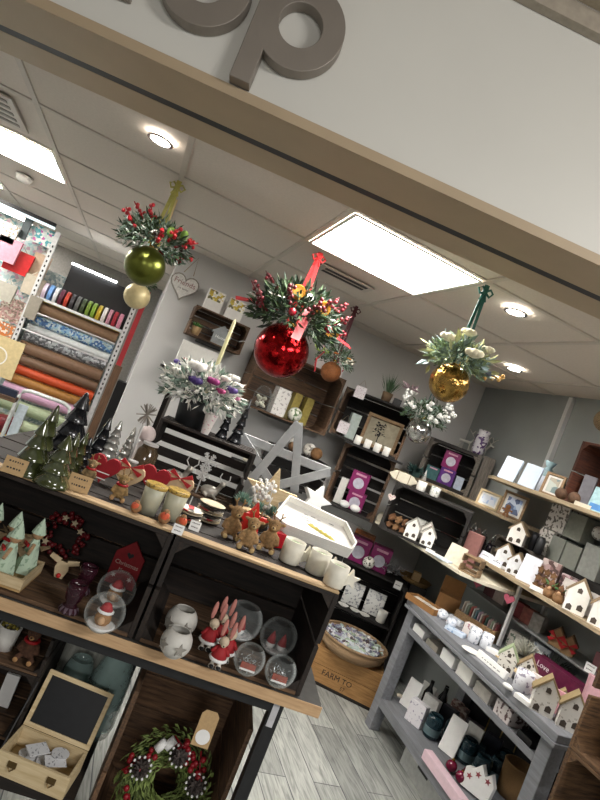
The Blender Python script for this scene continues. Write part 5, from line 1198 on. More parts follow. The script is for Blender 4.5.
# ---- house shelf
z = ZU3+.0005
crate('long dark crate standing at the back of the house shelf with a house on top', Vector((2.46, 2.81, z)), R(-90), .34, .2, .16, GREYW, th=.012, slats=3, gap=.01)
RF = mat('8d7a60', .8)
q = onx(517, 538, 2.40, z+.1605); k = mpp(q); house('little house lantern standing on top of the long dark crate', q, R(-52), 15*k, 14*k, 22*k, None, RF)
for b, x, l, s in (((503, 562), 2.385, 'left white house in the long crate on the house shelf', 1.0), ((515, 568), 2.38, 'right white house in the long crate on the house shelf', .9)):
    q = onx(*b, x, z); k = mpp(q); house(l, q, R(-52), 15*k*s, 13*k, 24*k*s, mat('dfe1e4', .6), RF)
bookr(525, 578, 2.35, z, 17, 28, mat('d8dae2', .5), 'tall white lined card standing on the house shelf', 'lined_card', 'card', dpx=2, rot=R(-55))
PC = mat('6a4c30', .8, var=.4)
for i in range(15):
    q0_ = onx(534, 589, 2.36, z); q = q0_ + Vector((.05*((i//3) % 2), -.046*(i % 3), .044*(i//6)))
    o = G().prism(star(.0225, .0125, 5), -.007, .007).done('wooden_star', PC, bevel=.001); tag(o, 'small brown wooden star in the pile beside the lined card', 'star ornament', 'brown stars on the house shelf', q+Vector((0, 0, .0185)), R(-70)+random.uniform(-.3, .3), random.uniform(-.2, .2))
# raised box stack
FLO = dots('d9d5cf', '6a655e', 42, .47, .5); GRB = mat('8d9088', .6, var=.06)
st = thing('back_riser', 'dark raised riser at the back of the house shelf under the gift boxes', 'riser', (2.64, 2.18, z)); G().box(-.085, .085, -.42, .42, 0, .155).done('block', DARK2[1], st)
zb = z+.156
def gbox(b, wpx, hpx_, m, l, zz, x=2.62):
    q = onx(*b, x, zz); k = mpp(q); return bx('gift_box', l, 'gift box', q, R(-90), wpx*k*.93, .1, hpx_*k, m, 'stacked gift boxes at the back')
gbox((548, 548), 20, 26, FLO, 'lower flowered gift box at left in the back stack', zb); gbox((561, 553), 19, 24, GRB, 'lower grey gift box second from left in the back stack', zb); gbox((576, 561), 22, 24, GRB, 'lower grey gift box in the middle of the back stack', zb); gbox((594, 572), 26, 33, mat('9a9d98', .6), 'large grey gift box at right in the back stack', zb)
k_ = mpp(onx(555, 530, 2.62)); 
gbox((562, 524), 26, 26, FLO, 'upper flowered gift box on the left of the stack', zb+27*k_, 2.63); gbox((580, 533), 24, 26, mat('82867c', .6), 'upper grey-green gift box on the right of the stack', zb+26*k_, 2.63)
t = thing('ceramic_ball', 'black and white flowered ball at the right end of the back stack', 'ball ornament', onx(594, 548, 2.62, zb+34*k_+.003), 0); G().ball((0, 0, .04), .04, 14).done('ball', dots('d8d8d2', '55564e', 50, .46), t, True)
bookr(550, 572, 2.47, z, 18, 30, confetti(['8a6a68', 'b59a98', '5a4440', 'a88a86', 'c9b8b4'], 40), 'dusky pink flowered gift bag behind the gnomes', 'gift_bag', 'gift bag', tilt=0, dpx=8)
bookr(569, 583, 2.47, z, 16, 26, confetti(['7a5a5c', 'b8a0a4', '4c3a3a', 'c8b4b8'], 40), 'dusky purple flowered gift bag right of the pink one', 'gift_bag', 'gift bag', tilt=0, dpx=8)
for b, x, l in (((547, 598), 2.335, 'brown gnome figure with green leaves at left on the house shelf'), ((556, 604), 2.335, 'brown gnome figure at right beside the pointed house')):
    q = onx(*b, x, z); k = mpp(q); t = thing('gnome_figure', l, 'gnome figure', q, R(-60), 'brown gnome figures')
    G().lathe([(5*k, 0), (6*k, 5*k), (4*k, 10*k)], 12).done('body', NUT[1], t, True); G().ball((0, -4*k, 9*k), 2.4*k, 8).done('face', mat('b08a68', .8), t, True); G().lathe([(5*k, 9.5*k), (3*k, 14*k), (0, 19*k)], 12).done('hat', NUT[0], t, True)
    g = G(); sprigs(g, (0, -3*k, 12*k), 4*k, 8, 6*k, 2.4*k); g.done('leaves', mat('3f6a3a', .7), t)
flat((537, 590), 2.322, z, .07, .05, .02, WHITEP, 'small white dish-shaped block in front of the brown stars', 'white_block', 'block')
for b, x, l in (((569, 598), 2.44, 'left white label box standing behind the pointed house'), ((590, 604), 2.44, 'right white label box standing behind the pointed house')):
    q = onx(*b, x, z); k = mpp(q); bx('label_box', l, 'box', q, R(-65), 20*k, 8*k, 24*k, mat('cfc9c4', .6), 'white label boxes', -.15, face=(.2, .8, .6, .68), facem=mat('8f8a88', .6), name2='lettering')
for b, x, l in (((571, 616), 2.345, 'pointed white house lantern with brown roof near the end of the house shelf'), ((597, 627), 2.36, 'white house lantern cut by the right edge on the house shelf')):
    q = onx(*b, x, z); k = mpp(q); house(l, q, R(-48), 20*k, 16*k, 33*k, None, RF)
# wire ledge goods
z = .9705
KR2 = mat('8f7250', .8)
for b, x, l in (((561, 629), 2.52, 'left kraft gift house with red bow on the wire ledge'), ((573, 637), 2.52, 'right kraft gift house with red bow on the wire ledge')):
    q = onx(*b, x, z); k = mpp(q); t = house(l, q, R(-55), 12*k, 10*k, 19*k, KR2, mat('5f4a34', .8), 'kraft gift houses', KR2, 0)
    g = G()
    for a in (.6, 2.5, 3.8, 5.6): g.prism([(0, 9*k), (9*k*math.cos(a-.3), 9*k+7*k*math.sin(a-.3)), (9*k*math.cos(a+.3), 9*k+7*k*math.sin(a+.3))], -6.6*k, -5.2*k)
    g.done('bow', REDM, t)
for b, l, c in (((521, 607), 'dark red book on the wire ledge at left', '6a1a20'), ((531, 612), 'reddish brown box on the wire ledge', '7a4036'), ((541, 617), 'grey box on the wire ledge beside the reddish one', '8a8680')):
    q = onx(*b, 2.56, z); bx('small_box', l, 'box', q, R(-70), .07, .06, .09, mat(c, .6, var=.3), 'boxes on the wire ledge')
q = onx(597, 650, 2.47, z); card('price_card', 'white price ticket on the wire ledge at the right edge', 'price card', q, R(-70), .05, .045, WHITEP, None, -.1, 2)

# ================================================================ GREY BENCH
BXF, BY0, BY1 = 2.05, 1.73, 3.02
GRP = wood('6c6e72', '82848a', 1, sc=5, isl=.06)
t = thing('grey_bench', 'grey painted two-tier display bench along the right wall', 'bench', (2.385, (BY0+BY1)/2, 0))
a, b = .335, (BY1-BY0)/2
G().box(-a, a, -b, b, .765, .80).done('top', GRP, t, bevel=.004)
G().box(-a-.006, a, -b-.006, b, .745, .7645).done('top_moulding', GRP, t, bevel=.003)
for x in (-a+.02, a-.09):
    for y in (-b+.02, b-.09): G().box(x, x+.07, y, y+.07, 0, .7445).done('leg', GRP, t, bevel=.004)
G().box(-a+.03, a-.03, -b+.03, b-.03, .635, .65).done('middle_shelf', GRP, t)
G().box(-a+.022, -a+.0295, -b+.091, b-.091, .625, .657).done('rail', GRP, t); G().box(-a+.022, -a+.03, -b+.091, b-.091, .15, .20).done('rail', GRP, t); G().box(-a+.1, a-.1, -b+.022, -b+.0295, .66, .744).done('rail', GRP, t)
G().box(-a+.031, a-.03, -b+.03, b-.03, .175, .198).done('bottom_shelf', GRP, t)
G().box(a-.025, a-.02, -b+.091, b-.091, .02, .7445).done('back_panel', BLACK, t)
z = .8005
def bt(px, py, zz=z): p = onz(px, py, zz); p.z = zz; return p
p = bt(424, 607); t = thing('carton', 'open brown carton tray at the far end of the bench top', 'box', p, R(-68))
CB = mat('8a6238', .8, var=.1)
G().box(-.11, .11, -.06, .06, 0, .005).box(-.11, .11, -.06, -.055, .0055, .035).box(-.11, .11, .055, .06, .0055, .035).box(-.11, -.105, -.0545, .0545, .0055, .035).box(.105, .11, -.0545, .0545, .0055, .035).done('tray', CB, t)
G().box(-.09, .09, -.04, .04, .006, .025).done('white_filling', dots('dcd6cc', 'a89e90', 50, .42), t)
p = onx(449, 601, 2.32, z); t = thing('carton', 'brown carton with raised flap standing behind the white jars', 'box', p, R(-35)); G().box(-.07, .07, 0, .1, 0, .09).done('body', CB, t); G().box(-.07, .07, .1, .104, .09, .19, None).done('flap', CB, t)
for b, r, h, m_, l in (((441, 618), .032, .05, dots('dfe3ea', '98a6b8', 60, .42), 'white lidded jar lying at the far end before the carton'), ((450, 626), .03, .045, dots('d5dbe6', '8fa0b4', 60, .42), 'white crumpled pouch second from the far end of the bench')):
    p = bt(*b); t = thing('white_jar', l, 'jar', p, R(-60), 'white jars on the bench'); G().lathe([(r*.8, 0), (r, h*.3), (r*.95, h*.8), (r*.5, h), (0, h)], 18).done('jar', m_, t, True)
p = bt(455, 633); bx('soap_pack', 'flat pale blue packet near the flowered mugs', 'packet', p, R(-55), .11, .06, .02, dots('c3d0e0', '7f9cc0', 40, .45))
for b, l in (((472, 642), 'left flowered white mug on the bench top'), ((484, 648), 'right flowered white mug on the bench top')):
    p = bt(*b); mug(l, p, .031, .08, dots('dfe2e8', '8a94a2', 70, .42), 'flowered mugs on the bench')
p = bt(470, 650); tag(G().lathe([(.02, 0), (.05, .006), (.048, .008), (0, .003)], 22).done('saucer', WHITE, smooth=True), 'white saucer in front of the flowered mugs', 'saucer', None, p+Vector((-.01, -.02, 0)))
# basket of greeting cards
p = onx(481, 618, 2.38, z); t = thing('card_basket', 'wicker basket crammed with greeting cards on the bench', 'basket', p, R(-62))
G().box(-.13, .13, -.06, -.052, 0, .07).box(-.13, .13, .052, .06, 0, .07).box(-.13, -.122, -.0515, .0515, 0, .07).box(.122, .13, -.0515, .0515, 0, .07).box(-.1215, .1215, -.0515, .0515, 0, .006).done('body', weave('7a5a38', 'b8956a', 160), t)
cols = ['c9b8a8', 'd8d6cc', '8aa08c', 'c06a60', 'e0dcd6', '6a8a90', 'b8a0b0', 'dfdcd0', 'a05a4a', '4a6a60', 'd0b0b0', 'b9c4b0', 'ddd8d0', '9a4a50']
for i, c in enumerate(cols):
    x = -.11+.017*i; o = bx('greeting_card', 'greeting card standing in the wicker card basket', 'greeting card', p+Matrix.Rotation(R(-62), 3, 'Z') @ Vector((x, 0, .0065)), R(28)+.1, .085, .003, .125-.002*i, dots(c, 'b05058', 45, .35), 'greeting cards in the basket')
for b, l, rf in (((503, 672), 'speckled house lantern with pale green roof on the bench', mat('9aa886', .7)), ((522, 683), 'speckled house lantern with brown roof beside the green-roofed one', mat('8f7a5c', .8))):
    p = bt(*b); k = mpp(p); house(l, p, R(-42), 16*k, 13*k, 28*k, dots('dedad0', '5a5248', 75, .4), rf)
p = bt(512, 664); t = thing('plank_tray', 'long pale wooden plank lying under the first house lanterns', 'board', p+Vector((-.05, .02, 0)), R(-88)); G().box(-.15, .17, -.025, .02, 0, .008).done('plank', LIGHT[0], t, bevel=.002)
for ch in (): pass
p = bt(491, 668); t = bx('word_sign', 'low white word sign with grey letters at the bench edge', 'sign', p+Vector((-.005, 0, 0)), R(-86), .21, .02, .038, WHITEP, None, -.2); scribble(t, .2, .03, -.0105, 1)
p = bt(507, 689); t = thing('white_pebble', 'smooth white pebble lying at the bench edge', 'pebble', p, R(-70)); G().ball((0, 0, .012), .012, 14, (2.2, 1.4, 1)).done('pebble', WHITEP, t, True)
p = onx(531, 637, 2.40, z); t = thing('succulent', 'silver grey spiky succulent behind the house lanterns', 'plant', p, 0)
G().lathe([(.04, 0), (.05, .05), (0, .05)], 18).done('pot', mat('6f6a62', .8), t)
g = G()
for j in range(90): a = j*2.4; e = .1+1.3*(j/90); g.leaf((0, 0, .06), (math.cos(a)*math.cos(e), math.sin(a)*math.cos(e), math.sin(e)*.9+.05), .095, .014)
g.done('leaves', mat('b8b8ac', .6, isl=.2), t)
p = onx(561, 652, 2.52, z); t = thing('dark_bush', 'dark green bushy plant right of the silver succulent', 'plant', p, 0); g = G(); sprigs(g, (0, 0, .05), .06, 160, .07, .014, 1, .8); g.box(-.04, .04, -.04, .04, 0, .06); g.done('foliage', mat('3a443c', .7, isl=.4), t)
PURP = mat('5e1238', .4, var=.2)
t = bx('banner_box', 'long dark magenta display box with white lettering at the back of the bench', 'box', onx(568, 668, 2.42, z), R(-86), .34, .07, .12, PURP, None); textmesh('Love', .04, mat('d8c8d0', .6), t, T((-.1, -.0365, .085)))
for b, x, l, wpx, hp, m_ in (((538, 678), 2.2, 'white rounded pouch with an orange flower behind the tall mug', 18, 20, dots('e2dcd8', 'c98a5a', 40, .4)), ((551, 682), 2.24, 'white pouch with pink flowers right of the orange one', 16, 18, dots('dfd9da', 'c07a8a', 40, .4)), ((556, 694), 2.2, 'pink gift box with a black bow behind the front houses, left one', 20, 22, dots('cf9aa0', '3a3034', 30, .33)), ((573, 706), 2.22, 'pink gift box with black and white flowers, right one', 20, 24, dots('cf9aa0', '3a3034', 36, .4)), ((586, 700), 2.3, 'grey green folded card behind the pink boxes', 16, 22, GRB)):
    q = onx(*b, x, z); k = mpp(q); bx('gift_box', l, 'gift box', q, R(-55), wpx*k*.8, .03, hp*k, m_, 'gift boxes at the near end of the bench', -.1)
p = bt(520, 690); mug('tall white flowered mug near the near end of the bench', p, .04, .09, dots('dcdde2', '8f8a9a', 60, .42), None)
p = bt(521, 700); bx('soap_block', 'flat white block in front of the tall mug at the bench edge', 'block', p+Vector((-.0, -.015, 0)), R(-75), .08, .04, .02, WHITEP)
for b, l, s in (((539, 714), 'left of the two front house lanterns at the near bench end', 1), ((566, 731), 'nearest house lantern at the corner of the bench', 1.02)):
    p = bt(*b); k = mpp(p); house(l, p+Vector((.03, .03, 0)), R(-38), 22*k*s, 16*k, 36*k*s, dots('e4e1da', 'b5afa4', 60, .38), mat('94825f', .8), 'house lanterns at the near bench end', mat('7f7a72', .7))
p = onx(560, 704, 2.26, z); k = mpp(p); house('small house lantern tucked between the two front ones', p, R(-38), 13*k, 10*k, 22*k, mat('e0ddd6', .7), mat('94825f', .8), 'house lanterns at the near bench end', None, 1)
p = onx(592, 716, 2.33, z); k = mpp(p); bx('pink_carton', 'large pink carton with a round window at the right edge of the bench', 'box', p, R(-40), 26*k, 14*k, 50*k, mat('cba0a8', .5), None, -.1, face=(.2, .8, .1, .4), facem=mat('d8b8be', .4), name2='window')
# middle shelf goods
zm = .6505
for i, (b, w_, h_, m_, l) in enumerate((((411, 618), .12, .03, WHITEP, 'white flat box at the far end of the bench middle shelf'), ((423, 630), .12, .022, mat('8f8a80', .6), 'grey flat box second on the middle shelf'), ((439, 646), .12, .04, WHITEP, 'white paper packet third on the middle shelf'), ((455, 663), .12, .05, WHITE, 'white stacked boxes in the middle of the middle shelf'), ((473, 679), .12, .04, mat('a39f98', .6), 'grey cloth stack on the middle shelf'), ((497, 700), .11, .045, dots('d8d0ce', '5a4444', 50, .45), 'white and dark patterned box on the middle shelf'), ((512, 714), .09, .02, BLACK, 'black flat box at the near end of the middle shelf'))):
    p = Vector((0, 2.86-.158*i, zm+.0002)); p.x = 2.15; bx('flat_box', l, 'box', p, R(-90), w_, .12, h_*1.5, m_, 'boxes on the bench middle shelf')
# bottom shelf goods
zl = .2006
def bl(px, py): p = onz(px, py, zl); p.z = zl; return p
def lowcard(b, w_, h_, l, m_=WHITEP, rot=R(-62), d=.012, tilt=-.2):
    p = bl(*b); k = mpp(p); return bx('boxed_card', l, 'card box', p+Vector((.03, 0, 0)), rot, w_*k, d, h_*k, m_, 'white boxed cards on the bottom shelf', tilt)
lowcard((401, 706), 15, 28, 'white boxed card at the far end of the bottom shelf'); lowcard((417, 704), 15, 22, 'white boxed card behind the first, with grey print', dots('dcdcd8', 'a09c98', 50, .4))
lowcard((409, 722), 18, 22, 'white printed box in front of the first two cards', dots('dedce0', '9a94a8', 45, .4), d=.05, tilt=0)
lowcard((441, 752), 18, 36, 'tall white boxed card in the middle of the bottom shelf'); lowcard((458, 757), 17, 34, 'white boxed card right of the tall one', mat('c9c9c4', .5))
p = bl(391, 695); p.y = 2.945; t = thing('paper_rose', 'small cream paper rose at the far corner of the bottom shelf', 'paper flower', p+Vector((.02, 0, 0)), 0); g = G(); rose(g, (0, 0, .03), .03, 14); g.done('petals', mat('cfc6b4', .8), t, True)
for b, l in (((402, 690), 'black bottle at left at the far end of the bottom shelf'), ((408, 688), 'black bottle in the middle at the far end'), ((398, 684), 'black bottle at the back of the far end')):
    p = bl(*b)+Vector((.06, 0, 0)); p.y = min(p.y, 2.93)-.05*(b[0] == 408)-.02*(b[0] == 398); p.x += .09*(b[0] == 398); t = thing('black_bottle', l, 'bottle', p, 0, 'black bottles'); G().lathe([(.028, 0), (.03, .1), (.012, .14), (.012, .18), (0, .18)], 14).done('bottle', mat('17171a', .2, coat=.5), t, True)
TJ = mat('24404a', .06, var=.2, trans=.45)
jars = ((2.24, 2.63, 'left dark teal glass jar behind the printed box'), (2.345, 2.6, 'dark teal glass jar behind the left one'), (2.36, 2.33, 'dark teal glass jar right of the tall white card'), (2.58, 2.42, 'dark teal glass jar in the middle of the near group'), (2.36, 2.46, 'dark teal glass jar at the back of the near group'), (2.47, 2.34, 'dark teal glass jar far back in the near group'))
for x_, y_, l in jars:
    p = Vector((x_, y_, zl)); t = thing('glass_jar', l, 'jar', p, 0, 'dark teal glass jars')
    G().lathe([(.04, 0), (.046, .01), (.046, .1), (.038, .125), (.034, .125), (.042, .1), (.042, .012), (0, .01)], 22).done('glass', TJ, t, True)
    G().lathe([(.047, .02), (.0475, .06)], 22).done('silver_print', mat('6f858a', .3, .5), t)
RJ = mat('6a1230', .15, var=.2, coat=.5)
for b, l in (((2.19, 2.345), 'dark red glass bauble by the pink tray, left'), ((2.2, 2.27), 'dark red glass bauble by the pink tray, right'), ((2.27, 2.235), 'dark red glass bauble before the teal jars'), ((2.27, 2.31), 'dark red glass bauble behind the others')):
    p = Vector((*b, zl+.0002)); t = thing('red_bauble', l, 'bauble', p, 0, 'dark red baubles on the bottom shelf'); G().ball((0, 0, .03), .03, 14).done('ball', RJ, t, True); G().lathe([(.008, .058), (.008, .066), (0, .066)], 10).done('cap', GOLD, t)
FIG = confetti(['c9b8ae', '8a6a62', 'd8ccc4', '5a4a4a', 'b08a84'], 60)
for b, l in (((434, 712), 'left pinkish flower box at the back of the bottom shelf'), ((447, 720), 'right pinkish flower box at the back of the bottom shelf')):
    p = bl(*b)+Vector((.15, 0, 0)); p.x = min(p.x, 2.6); bx('flower_box', l, 'box', p, R(-60), .07, .05, .10, FIG, 'flower boxes on the bottom shelf')
p = bl(438, 782); t = thing('pink_tray', 'long pale pink tray box lying along the bottom shelf edge', 'box', p+Vector((.0, .03, 0)), R(-90)); G().box(-.14, .2, -.0, .05, 0, .05).done('body', mat('d8bcc6', .5, var=.05), t, bevel=.003)
p = bl(472, 798)+Vector((-.02, -.035, 0)); t = thing('star_box', 'white star shaped gift box with red stars near the wicker basket', 'gift box', p+Vector((.03, .05, .0085)), R(-60), tilt=-.15)
G().prism([(-.07, 0), (.07, 0), (.075, .08), (.045, .13), (.02, .1), (-.01, .14), (-.04, .1), (-.075, .09)], 0, .05).done('body', WHITEP, t, bevel=.002)
for x, zq in ((-.01, .09), (.04, .09), (-.045, .06)): G().prism([(a_+x, b_+zq) for a_, b_ in star(.016, .007)], -.002, -.0002).done('star', mat('9a4a50', .6), t)
p = bl(512, 802); t = thing('wicker_basket', 'tall brown wicker pot on the bottom shelf beside the front bench leg', 'basket', p+Vector((.02, .045, .0005)), 0)
WB2 = weave('6a4a28', 'b08a58', 130)
G().lathe([(.066, 0), (.074, .05), (.078, .16), (.07, .16), (.06, .02), (0, .01)], 30).done('body', WB2, t, True); G().tube([((.074)*math.cos(q), .074*math.sin(q), .162) for q in [i*.2618 for i in range(24)]], .006, 6, closed=True).done('rim', WB2, t, True)
# framed mirrors at the back of the bottom shelf
for i, (c, l) in enumerate((((480, 716), 'first black gold-edged frame hanging at the back of the bench'), ((493, 728), 'second black gold-edged frame at the back of the bench'), ((507, 742), 'third black gold-edged frame at the back of the bench'), ((524, 758), 'fourth black gold-edged frame nearest the bench leg'))):
    q = onx(*c, 2.5); t = thing('black_mirror', l, 'mirror', Vector((2.63, q.y, .1985)), R(-80), 'black frames at the back of the bench', -.05)
    frame(t, .12, .26, .006, .008, mat('9a8450', .4, .5), BLACK)
# carton under the bench
p = onz(424, 795, 0)
bx('drawer_carton', 'pale grey carton with a slot handle on the floor under the bench', 'box', Vector((2.35, 2.42, 0)), R(-90), .5, .4, .15, mat('a3a5a2', .6), None, face=(.3, .5, .55, .7), facem=BLACK, name2='handle_slot')

# more stock crowding the shelves
for b, w_, h_, m_, l in (((428, 552), .10, .012, WHITEP, 'white card pile at the far left front of the curved shelf'), ((443, 563), .09, .01, mat('c9d4e0', .5), 'pale blue card pile in the middle of the curved shelf front')):
    q = onx(*b, 2.06, ZD+.0005); bx('card_pile', l, 'cards', q, R(-62), w_, .07, h_, m_, 'card piles on the curved shelf')
for b, l in (((484, 559), 'left white ticket card on the house shelf edge'), ((494, 566), 'right white ticket card on the house shelf edge beside the crate houses')):
    q = onx(*b, 2.325, ZU3+.0005); card('ticket_card', l, 'card', q, R(-60), .07, .05, mat('d4d9e4', .5), 'white ticket cards', -.5, 1)
for (px, py), l in (((478, 583), 'left dusky pink felt heart hanging under the house shelf'), ((509, 599), 'right dusky pink felt heart hanging under the house shelf')):
    q = onx(px, py, 2.36); t = thing('felt_heart', l, 'heart decoration', q, R(-50), 'pink felt hearts'); G().prism(heart(.06), -.008, .008).done('heart', mat('b0566a', .9), t, bevel=.004)
    G().tube([(0, 0, .012), (0, 0, ZU3-.0225-q.z)], .0015, 4).done('string', mat('8d7d66', .9), t)
for b, r, h, c_, l in (((531, 548), .03, .11, '2e2f33', 'dark grey tin at left behind the flowered boxes'), ((540, 553), .03, .1, '4c4d50', 'mid grey tin behind the flowered boxes')):
    q = onx(*b, 2.50, ZU3+.1615) if False else Vector((2.49, 2.70-.055*(b[0] > 535), ZU3+.1615)); t = thing('grey_tin', l, 'tin', q, 0, 'grey tins on the long dark crate'); G().lathe([(r*.8, 0), (r*.8, h*.8), (r*.5, h)], 18).done('tin', mat(c_, .35, .5), t, True)
PK = [dots('dfe3ea', '90a0b8', 60, .43), dots('cfd8e4', '8a7f96', 60, .42), WHITEP, dots('e4dcd8', 'b07a84', 60, .42), mat('b9c4d0', .5), dots('d8d4cc', '6f7f70', 60, .42)]
for i, (x, y, w_, h_, l) in enumerate(((2.25, 2.79, .09, .03, 'pale blue patterned soap pack first behind the bench edge'), (2.25, 2.60, .08, .05, 'white patterned pack standing behind the blue packet'), (2.28, 2.46, .07, .022, 'plain white pack between the packet and the mugs'), (2.23, 2.61, .08, .07, 'pink patterned pack before the card basket'), (2.40, 2.72, .07, .06, 'pink and grey pack beside the brown carton flap'), (2.56, 2.62, .10, .10, 'green flecked pack at the back behind the card basket'), (2.58, 2.45, .1, .12, 'white pack at the back right of the card basket'), (2.62, 2.02, .1, .09, 'pink flecked pack at the back behind the succulent'))):
    bx('soap_pack', l, 'packet', Vector((x, y, .8005)), R(-62)+.1*(i % 3), w_, .05, h_, (PK+PK)[i], 'packets among the bench goods')
for i, (x, y, w_, h_, m_, l) in enumerate(((2.30, 2.78, .10, .15, mat('c9c8c4', .5), 'grey white card at the back of the far bottom shelf'), (2.42, 2.75, .09, .13, mat('2a2a30', .4), 'black box at the back of the far bottom shelf'), (2.50, 2.62, .1, .14, mat('3a3238', .4), 'dark purple box at the back of the bottom shelf'), (2.52, 2.48, .09, .16, mat('20242c', .3), 'navy box at the back of the bottom shelf'), (2.44, 2.48, .07, .1, mat('2c4a52', .3), 'dark teal box in the middle of the bottom shelf'), (2.56, 2.05, .08, .15, mat('2a2028', .3), 'black plum box at the near end of the bottom shelf'))):
    bx('stock_box', l, 'box', Vector((x, y, .2006)), R(-65)+.08*i, w_, .04, h_, m_, 'boxes at the back of the bottom shelf')
for i, (y, h_, m_, l) in enumerate(((2.10, .09, mat('8a5a5e', .6), 'dusky rose pouch on the wire ledge before the gift houses'), (2.00, .08, mat('9a978c', .6), 'stone grey pouch on the wire ledge near its end'), (2.9, .08, mat('b9a9a0', .6), 'beige pouch at the far part of the wire ledge'), (3.0, .07, mat('5a2a30', .6), 'wine red pouch at the far part of the wire ledge'), (1.90, .085, mat('6a6f62', .6), 'moss green pouch at the near end of the wire ledge'))):
    bx('pouch', l, 'pouch', Vector((2.6, y, .9705)), R(-80), .085, .05, h_, m_, 'pouches on the wire ledge')

# ================================================================ CRATES AT THE LOWER RIGHT EDGE
EC = [wood('33241a', '7a5c3e', a) for a in range(3)]
for z0, h, l in ((.44, .43, 'lower brown crate at the right edge in front of the bench'), (.872, .42, 'upper brown crate at the right edge in front of the bench')):
    crate(l, (1.85, 1.285, z0), R(-90), .45, .3, h, EC, th=.016, slats=2, gap=.03)
bx('crate_plinth', 'dark plinth under the brown crates at the right edge', 'plinth', (2.0, 1.285, 0), R(-90), .43, .28, .439, DARK[2])
bx('wooden_letter', 'pale wooden block standing in the upper crate at the right edge', 'block', (1.93, 1.35, .886), R(-90), .06, .05, .2, LIGHT[2])

# ================================================================ GIFT WRAP SECTION AT THE FAR LEFT
YG = 5.3
def gw(px, py, y=YG): return ony(px, py, SHOP, y)
tt = thing('valance', 'dark light-box rail running above the gift bags at the far left', 'rail', (-1.5, YG-.05, 2.30)); G().box(-.9, .52, -.02, .02, 0, .03).done('rail', BLACK, tt)
G().box(-.9, .52, -.01, .02, -.02, -.001).done('lit_strip', mat('cfe0e4', .5, var=0, emit=.5), tt)
WM = mat('cfd0d0', .4, .3)
for px, l in (((35, 290), 'white perforated upright left of the ribbon spools'), ((121, 340), 'white perforated upright right of the ribbon spools beside the wall')):
    q = gw(*px); t = thing('shelving_upright', l, 'shelf upright', (q.x, YG, 0), 0, 'white perforated uprights')
    G().box(-.02, .02, -.02, .02, 0, 2.28 if px[0] < 50 else 2.0).done('post', WM, t)
    for j in range(24): G().box(-.006, .006, -.0215, -.0201, 1.1+.045*j, 1.12+.045*j).done('slot', BLACK, t)
XL, XR = gw(35, 290).x+.03, gw(121, 340).x-.03
bp = thing('back_board', 'pale blue patterned backing board of the gift wrap shelves', 'board', (0, YG+.32, 0)); G().box(-2.55, XR, 0, .03, 0, 1.97).done('board', confetti(['a8b8b8', 'c9d0cc', '8fa4a8', 'd8dcd8', '9cb0b0'], 45), bp)
q = gw(105, 290); t = thing('black_board', 'black header board above the ribbon spools', 'board', (0, YG+.2, 0)); G().box(gw(68, 265).x, XR, 0, .119, gw(100, 320).z, gw(95, 275).z+.02).done('board', BLACK, t)
G().box(gw(68, 265).x, XR-.2, -.03, -.001, gw(95, 275).z+.025, gw(95, 275).z+.04).done('light_tube', mat('f4f8f8', .5, var=0, emit=8), t)
RC = ['c9b8c8', '6f9ad0', 'd0d4d8', '5a2438', 'b03a24', '3a3438', '5a5a58', '3c4a2c', '6f8a2c', '7a9a30', 'c0a62c', 'd8d4d0', 'c890a0', 'a02a38', 'd08aa0']
zr = gw(85, 308).z
t = thing('spool_rack', 'white wire rack holding the row of ribbon spools', 'rack', ((XL+XR)/2, YG+.06, zr-.17)); wl = (XR-XL)/2-.0
G().box(-wl, wl, -.066, -.056, .09, .112).done('front_rail', WM, t); G().box(-wl, wl, .056, .066, .09, .112).done('rear_rail', WM, t)
for i, c in enumerate(RC):
    x = XL+.04+(XR-XL-.08)*i/(len(RC)-1)
    nm = {'c9b8c8': 'lilac', '6f9ad0': 'light blue', 'd0d4d8': 'white', '5a2438': 'burgundy', 'b03a24': 'orange red', '3a3438': 'black', '5a5a58': 'grey', '3c4a2c': 'dark green', '6f8a2c': 'olive', '7a9a30': 'lime green', 'c0a62c': 'yellow', 'd8d4d0': 'cream', 'c890a0': 'rose', 'a02a38': 'crimson', 'd08aa0': 'pink'}[c]
    tag(G().lathe([(.008, -.016), (.075, -.016), (.08, -.014), (.08, .014), (.075, .016), (.008, .016)], 20, RY(R(90))).done('ribbon_spool', mat(c, .5)), nm+' ribbon spool in the row on the white wire rack', 'ribbon spool', 'ribbon spools on the rack', (x, YG+.06, zr))
def wrap(c, zp, r, l, y, x0=XL, x1=XR, rough=.5, m=None):
    z_ = gw(60, 0).z if False else zp
    tag(G().lathe([(r*.4, 0), (r, 0), (r, x1-x0), (r*.4, x1-x0)], 18, T((0, 0, 0)) @ RY(R(90))).done('wrap_roll', m or mat(c, rough, var=.08)), l, 'wrapping paper roll', 'wrapping paper rolls', (x0, y, zp))
def zat(px, py, y=YG): return ony(px, py, SHOP, y).z
BLP = confetti(['4a7ab0', '8ab0c8', 'b8c8cc', '3a6090', 'a0b8b8'], 60); GYP = confetti(['6a6c70', '9aa0a4', '55585c', 'b8bcc0'], 55)
